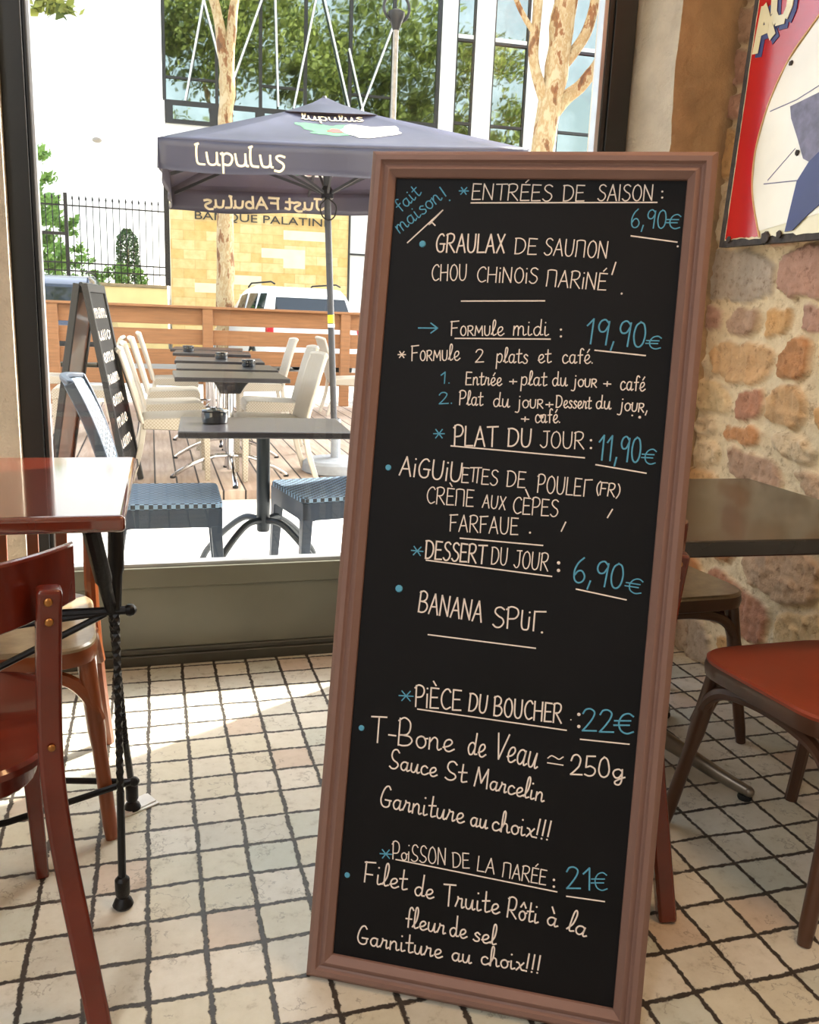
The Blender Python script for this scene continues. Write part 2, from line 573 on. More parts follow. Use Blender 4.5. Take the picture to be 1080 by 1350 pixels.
def canopy_mat():
    m = bpy.data.materials.new('dark_parasol_cloth')
    m.use_nodes = True
    nt = m.node_tree
    b = nt.nodes['Principled BSDF']
    out = nt.nodes['Material Output']
    v = coords(nt)
    rp = ramp(nt, [(0.3, lin((54, 56, 76))), (0.7, lin((70, 73, 98)))])
    nt.links.new(noise_n(nt, v, 3), rp.inputs[0])
    nt.links.new(rp.outputs[0], b.inputs['Base Color'])
    b.inputs['Roughness'].default_value = 0.4
    b.inputs['Specular IOR Level'].default_value = 0.7
    t = nt.nodes.new('ShaderNodeBsdfTranslucent')
    t.inputs[0].default_value = lin((150, 132, 132))
    mx = nt.nodes.new('ShaderNodeMixShader')
    mx.inputs[0].default_value = 0.3
    nt.links.new(b.outputs[0], mx.inputs[1])
    nt.links.new(t.outputs[0], mx.inputs[2])
    nt.links.new(mx.outputs[0], out.inputs[0])
    return m
M['canopy'] = canopy_mat()

def mirror_glass():
    m, nt, b = nmat('coated_facade_glass')
    v = coords(nt)
    rp = ramp(nt, [(0.35, lin((112, 122, 116))), (0.65, lin((140, 148, 142)))])
    nt.links.new(noise_n(nt, v, 0.6), rp.inputs[0])
    nt.links.new(rp.outputs[0], b.inputs['Base Color'])
    b.inputs['Metallic'].default_value = 1.0
    b.inputs['Roughness'].default_value = 0.03
    bump_n(nt, b, noise_n(nt, v, 1.1, 2), 0.12, 0.05)
    return m
M['facade_glass'] = mirror_glass()

def block_mat():
    m, nt, b = nmat('golden_stone_blocks')
    v = coords(nt)
    sp = nt.nodes.new('ShaderNodeSeparateXYZ')
    nt.links.new(v, sp.inputs[0])
    cm = nt.nodes.new('ShaderNodeCombineXYZ')
    nt.links.new(sp.outputs[0], cm.inputs[0])
    nt.links.new(sp.outputs[2], cm.inputs[1])
    br = nt.nodes.new('ShaderNodeTexBrick')
    br.inputs['Scale'].default_value = 1.0
    br.inputs['Brick Width'].default_value = 0.62
    br.inputs['Row Height'].default_value = 0.26
    br.inputs['Mortar Size'].default_value = 0.008
    br.inputs['Color1'].default_value = lin((222, 182, 110))
    br.inputs['Color2'].default_value = lin((238, 214, 158))
    br.inputs['Mortar'].default_value = lin((214, 178, 116))
    nt.links.new(cm.outputs[0], br.inputs['Vector'])
    n1 = noise_n(nt, v, 5, 5)
    rp = ramp(nt, [(0.3, (0.85, 0.78, 0.66, 1)), (0.6, (1, 1, 1, 1))])
    nt.links.new(n1, rp.inputs[0])
    mx = nt.nodes.new('ShaderNodeMix')
    mx.data_type = 'RGBA'
    mx.blend_type = 'MULTIPLY'
    mx.inputs[0].default_value = 1.0
    nt.links.new(br.outputs[0], mx.inputs[6])
    nt.links.new(rp.outputs[0], mx.inputs[7])
    nt.links.new(mx.outputs[2], b.inputs['Base Color'])
    b.inputs['Roughness'].default_value = 0.85
    return m
M['blocks'] = block_mat()

# ------------------------------------------------------------------ setting: the room
def st(name, mb, m, **k):
    return obj(name, mb, M[m] if isinstance(m, str) else m, kind='structure', **k)

YW = 2.723
st('floor', MB().box((-3.2, -3.0, -0.12), (1.95, 2.76, 0)), 'tiles', angle=0)
st('ceiling', MB().box((-3.3, -3.1, 3.0), (2.2, 3.05, 3.15)), 'ceil', angle=0)
st('wall_back', MB().box((-3.3, -3.1, -0.12), (2.2, -3.0, 3.0)), 'plaster', angle=0)
st('wall_left', MB().box((-3.3, -3.0, -0.12), (-3.2, 3.05, 3.0)), 'plaster', angle=0)
st('wall_front', MB().box((-3.2, 2.69, -0.12), (-0.372, 3.02, 3.0)).box((-0.372, 2.69, 2.80), (1.80, 3.02, 3.0)).box((1.54, 2.80, -0.12), (3.2, 3.05, 3.0)), 'reveal', angle=0)
st('wall_right', MB().box((1.83, -3.0, -0.12), (2.1, 2.80, 3.0)), 'plaster', angle=0)

def stone_wall():
    y0, y1, z0, z1, st_ = 0.95, 2.60, 0.0, 2.7, 0.0085
    ny, nz = int((y1 - y0) / st_), int((z1 - z0) / st_)
    rnd = random.Random(41)
    rows = []
    z = 0.0
    while z < z1 + 0.3:
        h = rnd.choice((0.075, 0.10, 0.13, 0.16, 0.19))
        cuts = []
        y = y0 - rnd.random() * 0.3
        while y < y1 + 0.4:
            w = rnd.uniform(0.13, 0.36) * (0.7 + h * 2.5)
            col = rnd.choice(((204, 164, 118), (190, 132, 84), (184, 140, 122), (178, 162, 146), (214, 186, 142), (172, 118, 92), (198, 166, 136), (218, 196, 162), (180, 146, 122), (206, 160, 104)))
            cuts.append((y, y + w, lin(col), rnd.uniform(0.5, 1.0), rnd.uniform(-0.25, 0.25)))
            y += w
        rows.append((z, z + h, cuts))
        z += h
    mort = lin((232, 212, 176))
    vs, cols = [], []
    for j in range(nz + 1):
        for i in range(ny + 1):
            y, z = y0 + i * st_, z0 + j * st_
            p = Vector((y * 3.1, z * 3.1, 2.2))
            wy = y + 0.05 * noise.noise(p) + 0.016 * noise.noise(p * 4)
            wz = z + 0.045 * noise.noise(p + Vector((9, 4, 1))) + 0.016 * noise.noise(p * 4 + Vector((3, 8, 2)))
            e, col, amp, k = 0.0, mort, 0, 0
            for a, b, cuts in rows:
                if a <= wz < b:
                    for c, d, cl, am, sl in cuts:
                        if c <= wy < d:
                            cy, cz = (wy - (c + d) / 2) / ((d - c) / 2), (wz - (a + b) / 2) / ((b - a) / 2)
                            q = (abs(cy) ** 3.2 + abs(cz) ** 3.2) ** (1 / 3.2)
                            e = (1 - q) * min(d - c, b - a) / 2
                            col, amp, k = cl, am, sl * cy
                            break
                    break
            n = noise.noise(Vector((y * 19, z * 19, 7)))
            n2 = noise.noise(Vector((y * 55, z * 55, 1)))
            t = (e + 0.006 * n + 0.005 * n2 - 0.006) / 0.008
            t = max(0.0, min(1.0, t))
            t = t * t * (3 - 2 * t)
            g = 1 + 0.22 * noise.noise(Vector((y * 9, z * 9, 3))) + 0.14 * n2
            h = t * (0.022 * amp + 0.014 * k) + 0.007 * n + 0.006 * n2 * (0.4 + t)
            vs.append((1.805 - h, y, z))
            tt = t * 0.92
            pink = 0.12 * max(0, noise.noise(Vector((y * 14, z * 14, 11))))
            cols.append(tuple(max(0, (mort[q_] * (1 - tt) + col[q_] * g * tt) * (1 - pink * (q_ == 2) - 0.5 * pink * (q_ == 1))) for q_ in range(3)) + (1.0,))
    fs = [(j * (ny + 1) + i, (j + 1) * (ny + 1) + i, (j + 1) * (ny + 1) + i + 1, j * (ny + 1) + i + 1) for j in range(nz) for i in range(ny)]
    mb = MB().add(vs, fs, True)
    o = st('wall_right_rubble', mb, 'rubble', angle=0)
    for p in o.data.polygons:
        p.use_smooth = True
    at = o.data.color_attributes.new('stone', 'FLOAT_COLOR', 'POINT')
    at.data.foreach_set('color', [c for q in cols for c in q])
stone_wall()

def pier():
    # dressed corner stones: one face to the room, one to the window
    n = 90
    def edge(z):
        k = noise.noise(Vector((z * 5, 0.3, 1.7))) * 0.016 + noise.noise(Vector((z * 19, 4, 2))) * 0.006
        return 1.585 + k, 2.575 + k * 0.5
    a, b = MB(), MB()
    va, vb = [], []
    m = 14
    for j in range(n + 1):
        z = 3.0 * j / n
        ex, ey = edge(z)
        for i in range(m + 1):
            s = i / m
            d = 0.008 * noise.noise(Vector((s * 3, z * 5, 8))) * min(1, s * 4)
            va.append((ex + (1.83 - ex) * s, ey + d + 0.0 * s, z))
            vb.append((ex + (1.52 - ex) * s + d, ey + (2.79 - ey) * s, z))
    fa = [(j * (m + 1) + i, j * (m + 1) + i + 1, (j + 1) * (m + 1) + i + 1, (j + 1) * (m + 1) + i) for j in range(n) for i in range(m)]
    fb = [tuple(reversed(q)) for q in fa]
    st('wall_pier', a.add(va, fa, True), 'dressed', angle=60)
    st('wall_reveal', b.add(vb, fb, True), 'reveal', angle=60)
pier()

st('wall_upper', MB().box((-9, 2.72, 3.15), (9, 3.05, 9.5)), 'reveal', angle=0)

# window: frame, plinth and pane
win = MB()
win.box((-0.372, 2.735, 0.30), (-0.312, 2.80, 2.80)).box((-0.312, 2.742, 0.334), (-0.300, 2.795, 2.74))
win.box((1.444, 2.735, 0.30), (1.522, 2.80, 2.80)).box((1.424, 2.742, 0.334), (1.444, 2.795, 2.74))
win.box((-0.372, 2.735, 2.74), (1.522, 2.80, 2.80))
w1 = st('window_1', win, 'frame_dark', bevel=0.003)
obj('glazing_bead', MB().box((1.410, 2.747, 0.334), (1.424, 2.785, 2.74)).box((-0.300, 2.747, 0.334), (-0.293, 2.785, 2.74)).box((-0.300, 2.745, 0.326), (1.424, 2.79, 0.337)), M['silver'], w1)
obj('window_pane', MB().box((-0.300, 2.764, 0.33), (1.424, 2.772, 2.745)), M['glass'], w1, angle=0)
pl = MB().box((-0.372, 2.728, 0.262), (1.53, 2.80, 0.327)).box((-0.372, 2.737, 0.055), (1.53, 2.80, 0.262))
st('window_2_plinth' if False else 'trim_1', pl, 'sill_green', bevel=0.003)
st('baseboard_front', MB().box((-0.372, 2.722, 0.0), (1.53, 2.80, 0.036)).box((-0.372, 2.730, 0.036), (1.53, 2.80, 0.055)), pbr('dark_olive_skirting_paint', (66, 66, 58), 0.4), bevel=0.004)

# ------------------------------------------------------------------ setting: outdoors
st('pavement', MB().box((-8, 3.02, -0.4), (9, 5.74, -0.11)), 'concrete', angle=0)
dk = st('terrace_deck', MB().box((-8, 5.72, -0.4), (9, 11.2, -0.05)), 'deck', angle=0)
st('street', MB().box((-30, 11.2, -0.5), (40, 26.5, -0.2)), 'asphalt', angle=0)
st('garden_ground', MB().box((-30, 22.3, -0.4), (0.4, 40, 1.35)), pbr('pale_garden_gravel', (220, 214, 200), 0.9), angle=0)
st('distant_ground', MB().box((-90, 26.5, -0.6), (90, 90, -0.25)), 'asphalt', angle=0)

# ------------------------------------------------------------------ chalkboard
BW, BH = 0.5682, 1.441
board = thing('menu_chalkboard', 'tall black menu chalkboard in a taupe moulded frame leaning back on the tiles', 'chalkboard', (0.2344, 1.2877, 0))
board.rotation_euler = (-radians(11.796), 0, radians(-28.663))
prof = [(0.0, 0.022), (0.0, -0.002), (0.002, -0.006), (0.010, -0.013), (0.018, -0.013), (0.021, -0.008), (0.024, -0.006), (0.029, -0.010), (0.033, -0.011), (0.037, -0.007), (0.041, -0.004), (0.0435, -0.001), (0.044, 0.004), (0.044, 0.022)]
def rail(a, b, na):
    # a, b corners; na inward normal; mitred by shifting ends
    a, b, na = Vector(a), Vector(b), Vector(na)
    t = (b - a).normalized()
    rings = []
    for p, sgn in ((a, 1), (b, -1)):
        rings.append([p + na * s + t * (s * sgn) + Vector((0, d, 0)) for s, d in prof])
    mb = MB().loft(rings, True, False)
    return mb
for nm, a, b, n_ in (('frame_rail', (0, 0, 0), (BW, 0, 0), (0, 0, 1)), ('frame_rail', (BW, 0, BH), (0, 0, BH), (0, 0, -1)), ('frame_stile', (0, 0, BH), (0, 0, 0), (1, 0, 0)), ('frame_stile', (BW, 0, 0), (BW, 0, BH), (-1, 0, 0))):
    obj(nm, rail(a, b, n_), M['board_frame'], board, angle=25)
panel = obj('writing_panel', MB().box((0.042, 0.004, 0.042), (BW - 0.042, 0.014, BH - 0.042)), M['slate'], board, angle=0)
# rear prop that holds the board up
pr_ = MB()
for x in (0.06, BW - 0.06):
    pr_.bar([(x, 0.03, 1.36), (x, 0.33, 0.076)], 0.03, 0.02)
pr_.bar([(0.06, 0.237, 0.46), (BW - 0.06, 0.237, 0.46)], 0.02, 0.03)
obj('rear_prop', pr_, M['black_wood'], board, bevel=0.002)

GL = {
 'A': (7, '0,0 3,10 6,0;1.1,3.5 5,3.8'), 'B': (6.6, '0,0 .1,10.3;~-.4,9.6 2,10.6 4.4,9.4 4.4,7 2.6,5.6 .4,5.3;~1.4,5.4 4.4,5 5.6,3 4.4,.8 2,0 0,.3'),
 'C': (6.6, '~5.6,8.6 4.4,9.9 2.6,9.6 .9,7.6 .3,4.6 1.2,1.6 3.2,.1 5.8,1.2'), 'D': (7, '.2,0 .1,9.8;~-.4,9.6 2.4,9.8 4.9,8.4 5.8,5.4 5,2.2 2.8,.3 0,0'),
 'E': (5.8, '4.8,9.8 .2,9.9 .1,0 5,.2;.1,5.2 4.1,5.4'), 'F': (5.8, '.2,0 .2,9.9;-.5,9.6 5,10.1;.2,5.1 4,5.4'),
 'G': (7, '~5.2,9 4,10 2.2,9.4 .7,7 .3,4.2 1.2,1.2 3.2,.1 5.2,1.2 5.5,4.4;2.8,4.6 6.2,4.6'), 'H': (7, '.1,0 .1,10;5.5,0 5.6,10;.1,5 5.5,5.2'),
 'I': (1.8, '.3,0 .3,10'), 'ı': (1.9, '.4,0 .4,6.6;D.4,9.4'), 'J': (6.2, '1.8,9.8 5.6,10;~4.2,9.8 4.3,3 3.6,.7 2,0 .2,1.5'),
 'L': (5.2, '.1,10 0,.1 4.6,.2'), 'M': (9, '0,0 .9,10 3.9,3 7,10 7.8,0'), 'µ': (7.2, '~.2,0 .4,5 .2,9.4;~.2,9.4 2,9.9 4.6,9.8 5.6,9 5.8,5 5.8,0'),
 'N': (7, '.1,0 .2,9.9 5.4,.2 5.5,10'), 'O': (7, '~3.4,10 1.4,8.8 .3,5.2 1,1.6 3,0 5,1.2 5.9,4.8 5,8.6 3,10'),
 'P': (6.2, '.4,0 .4,10.4;~-.4,9.2 1.6,10.7 4.4,10 5.2,7.6 3.8,5.2 .6,4.6'), 'R': (6.8, '.2,0 .3,10;~-.3,9.4 2,10.3 4.6,9.6 5,7.4 3.6,5.4 .5,4.9;1.6,5.1 5.8,0'),
 'S': (6, '~5,9 3.4,10 1.4,9.4 .8,7.4 2.4,5.6 4.4,4.4 5,2.4 3.6,.3 1.6,0 .1,1.2'), 'T': (6.4, '-.2,9.8 6.2,10.1;3,9.9 2.9,0'),
 'U': (6.8, '~.1,10 .2,4 .9,1 2.7,0 4.5,1 5.3,4 5.4,10'), 'V': (6.2, '0,10 2.6,0 5.8,10.4'), 'X': (6.2, '.2,0 5.2,10;.3,10 5.4,0'),
 '0': (5.8, '~2.7,10 1,8.4 .3,4.6 1.1,1 2.7,0 4.3,1.6 4.9,5.4 4.1,9 2.5,10'), '1': (4, '.2,7.2 2.6,10 2.3,0'), '2': (5.8, '~.2,7.8 1.2,9.6 3,10 4.4,8.6 3.8,6 2,2.8 .1,.1;.1,.1 5.2,.4'),
 '5': (5.6, '4.7,10 1,9.8 .6,5.6;~.6,5.6 2.6,6.3 4.4,5.2 4.7,2.8 3.6,.6 1.8,0 .1,.9'), '6': (5.6, '~3.6,10.3 1.6,8 .4,4.6 .8,1.2 2.4,0 4.2,.9 4.7,3 3.4,4.9 1.8,4.6 .6,2.8'),
 '9': (5.6, '~4.6,8.6 3,10 1.2,9.2 .5,7 1.4,5.2 3.2,5.4 4.5,7.6;4.7,9.4 4.2,0'), '€': (6, '~5.4,8.6 4,9.9 2.2,8.8 1.1,5.4 1.6,1.6 3.4,0 5.4,1;-.2,6.1 4.6,6.4;-.4,3.9 4.2,4.2'),
 ',': (2.4, '1.2,1.4 .4,-2'), '.': (2, 'D.6,.4'), ':': (2, 'D.5,1;D.5,5.5'), '!': (2.6, '1.6,10 .7,2.6;D.4,.3'), '+': (6, '0,5 5.5,5;2.7,8 2.7,2'),
 '*': (6, '0,5 6,5;1.2,1 4.8,9;4.8,1 1.2,9'), '-': (4.4, '.6,4.6 3.6,4.6'), '(': (3, '~2.4,10.5 .8,8 .3,5 1,2 2.4,-.8'), ')': (3, '~.3,10.5 1.9,8 2.4,5 1.8,2 .3,-.8'),
 '≃': (7, '~.2,6 1.6,7.6 3.2,7 4.8,6.2 6.4,7.8;.2,3.4 6.6,3.2'),
 'a': (5.6, '~4,5.2 2.8,6 1.2,5.4 .3,3.2 .9,.8 2.4,.2 3.7,2.2 4.1,5.6;~4.1,5.8 3.9,1.6 4.4,.1 5.7,1'), 'b': (5, '.2,10.4 .2,.4;~.2,3.4 2,6 3.8,4.8 3.8,1.4 2,0 .2,1'),
 'c': (4.6, '~3.8,5 2.4,6 .8,4.8 .4,2.4 1.2,.4 2.8,.1 4.6,1.4'), 'd': (5.6, '~4,5 2.6,6 .9,5 .3,2.8 1.2,.4 2.8,.4 4,3;~4.3,10.6 4.1,4 4.2,.8 5.6,.8'),
 'e': (4.8, '~.2,1.8 2.6,2.8 3.8,4.6 3,6 1.4,5.4 .6,3.2 1.2,.6 2.8,0 4.8,1.4'), 'f': (4.2, '~4.2,9.4 3,10.3 1.9,8.6 1.8,0;.2,5.6 3.6,5.9'),
 'ƒ': (5, '~-.4,2.8 2,6.2 3.6,9.6 2.8,10.8 1.8,8.6 1.9,2 1.8,-3.6 2.6,-4.2 3,-1.6 2.2,1 4.8,2.2'), 'g': (5.6, '~4.2,5 2.8,6 1,5 .4,2.8 1.4,.4 3,.6 4.2,3;~4.4,6 4.2,-1 3.2,-4 1.6,-4 1.2,-2.4 3,-.6 5.6,1'),
 'h': (5.4, '~-.4,.6 1.6,5.4 2.2,9.6 1.4,10.6 .7,8.4 .4,0;~.5,3 2,5.9 3.5,5.2 3.7,1.4 4.3,.1 5.4,.8'), 'i': (3, '~.6,6 .6,1.6 1.2,.1 2.8,1;D.7,8.6'),
 'j': (3.4, '~2,6 2,-1 1.2,-3.6 -.6,-3.4;D2,8.6'), 'l': (3, '~-.3,.8 1.6,5 2.4,9 1.7,10.7 .8,9.4 .6,3 1.2,.2 3,1'),
 'm': (7.6, '.2,0 .3,6;~.3,3.6 1.6,6 2.8,5.2 2.9,0;~2.9,3.6 4.2,6 5.6,5.2 5.8,1.2 6.4,.1 7.6,.9'), 'n': (5.4, '.3,0 .4,5.8;~.4,3.4 2,6 3.5,5.2 3.7,1.2 4.3,.1 5.4,.9'),
 'o': (5, '~2.4,6 .9,5 .4,2.8 1.2,.6 2.6,0 4,1.4 4.2,3.8 3.2,5.7 1.8,5.8;~3.2,5.7 4,5 5,5.2'), 'p': (5.2, '.4,6 .2,-4.2;~.3,4.4 2.2,6.2 4,5.2 4,2 2.6,.1 .4,1'),
 'r': (4.6, '~-.2,.6 1,5 .9,6.4;~.9,6.2 2,5.6 3.2,5.6 3.1,2.2 3.4,.2 4.6,1'), 's': (4.2, '~3.6,5.2 2.2,6.2 .9,5 1.8,3.6 3.4,2.2 3,.4 1.4,0 .2,.9'),
 't': (4, '~1.5,9.6 1.4,2 2,.1 4,1;-.3,6.3 3.6,6.7'), 'u': (5.4, '~.3,6 .3,2 1.3,.2 2.8,1 3.8,5.6;~3.9,6 3.8,1.4 4.4,.1 5.4,.9'),
 'π': (8, '-.6,10.2 7.6,10.8;2,10.2 1.9,1.2;5.2,10.4 5,.6'), 'Ʉ': (4.6, '~.3,9.4 .2,3 .8,.5 2.2,.1 3.4,1 3.7,6.4;D3.7,8.8'), 'Ꞇ': (6, '.8,0 .9,9.6;.9,9.4 6,9.8'),
 'ł': (4, '~.9,10.4 .5,7 .5,2.4 1.2,.5 3.6,.2;.2,10 1.4,10.6'), 'ş': (5, '~4.6,6 2.6,6.6 1,5.6 1.8,4 3.8,2.4 4,.4 2.4,-1.6 .2,-1.4'), 'ū': (5.6, '~.2,6.2 .5,3 1,.8 2.6,.2 4,1 4.4,3 4.5,6.4;~4.5,3 4.7,.6 5.4,.3'), 'þ': (5.4, '~.1,6 .8,6.2 .8,3 .8,-3.6;~.8,5 2.4,6.4 4.4,5.4 4.7,3 3.4,.5 .9,.8'),
 'v': (5, '0,6 2,0 4.4,6'), 'x': (4.8, '~.2,5.8 1.6,5 3,.8 4.8,.4;.2,0 4.2,6'), ' ': (3, ''),
}
ACC = {'É': ('E', '2.2,11.2 3.8,13'), 'È': ('E', '1.4,13.2 3,11.2'), 'é': ('e', '2.2,7.6 3.6,9.8'), 'à': ('a', '1.2,10 2.8,7.8'), 'ô': ('o', '.8,7.4 2.4,9.2 4,7.4')}

def glyph(ch):
    ext = ''
    if ch in ACC:
        ch, ext = ACC[ch]
    w, s = GL[ch]
    out = []
    for q in (s + (';' + ext if ext else '')).split(';'):
        if not q:
            continue
        k = q[0]
        pts = [tuple(float(v) for v in p.split(',')) for p in q.lstrip('~D').split()]
        if k == 'D':
            out.append(('dot', pts))
        elif k == '~':
            out.append(('line', [(p.x, p.y) for p in crom([(a, b, 0) for a, b in pts], 5)]))
        else:
            out.append(('line', pts))
    return w, out

def text_strokes(txt):
    x, res, sc = 0.0, [], 1.0
    for ch in txt:
        if ch == '_':
            sc = 0.66
            continue
        w, ss = glyph(ch)
        for k, pts in ss:
            res.append((k, [(x + a * sc, b * sc) for a, b in pts]))
        x += w * sc + 0.5
        sc = 1.0
    return max(x - 1.0, 0.5), res

def stroke(mb, pts, r, fn, flat=0.35):
    """a flat rounded chalk stroke lying on a surface; fn maps (a, b, lift) to 3D"""
    pts = list(pts)
    for i in range(1, len(pts) - 1):
        u = Vector((pts[i][0] - pts[i - 1][0], pts[i][1] - pts[i - 1][1]))
        w = Vector((pts[i + 1][0] - pts[i][0], pts[i + 1][1] - pts[i][1]))
        if u.length > 1e-9 and w.length > 1e-9 and u.normalized().dot(w.normalized()) < 0.6:
            stroke(mb, pts[:i + 1], r, fn, flat)
            stroke(mb, pts[i:], r, fn, flat)
            return
    P = [Vector(fn(a, b, 0)) for a, b in pts]
    N = (Vector(fn(pts[0][0], pts[0][1], 1)) - P[0]).normalized()
    rings = []
    for i, p in enumerate(P):
        t = (P[min(i + 1, len(P) - 1)] - P[max(i - 1, 0)])
        if t.length < 1e-7:
            t = Vector((1, 0, 0))
        t.normalize()
        s = t.cross(N)
        if i == 0:
            p = p - t * r * 0.7
        if i == len(P) - 1:
            p = p + t * r * 0.7
        rings.append([p + s * r, p + s * r * 0.6 + N * r * flat, p - s * r * 0.6 + N * r * flat, p - s * r, p - N * r * 0.1])
    mb.loft(rings, True, True)

def dot(mb, c, r, fn):
    P = Vector(fn(c[0], c[1], 0))
    N = (Vector(fn(c[0], c[1], 1)) - P).normalized()
    X = (Vector(fn(c[0] + 1, c[1], 0)) - P).normalized()
    Y = N.cross(X)
    ring = lambda q, h: [P + X * q * cos(2 * pi * k / 10) + Y * q * sin(2 * pi * k / 10) + N * h for k in range(10)]
    mb.loft([ring(r, -0.0001), ring(r * 0.8, r * 0.3)], True, True)

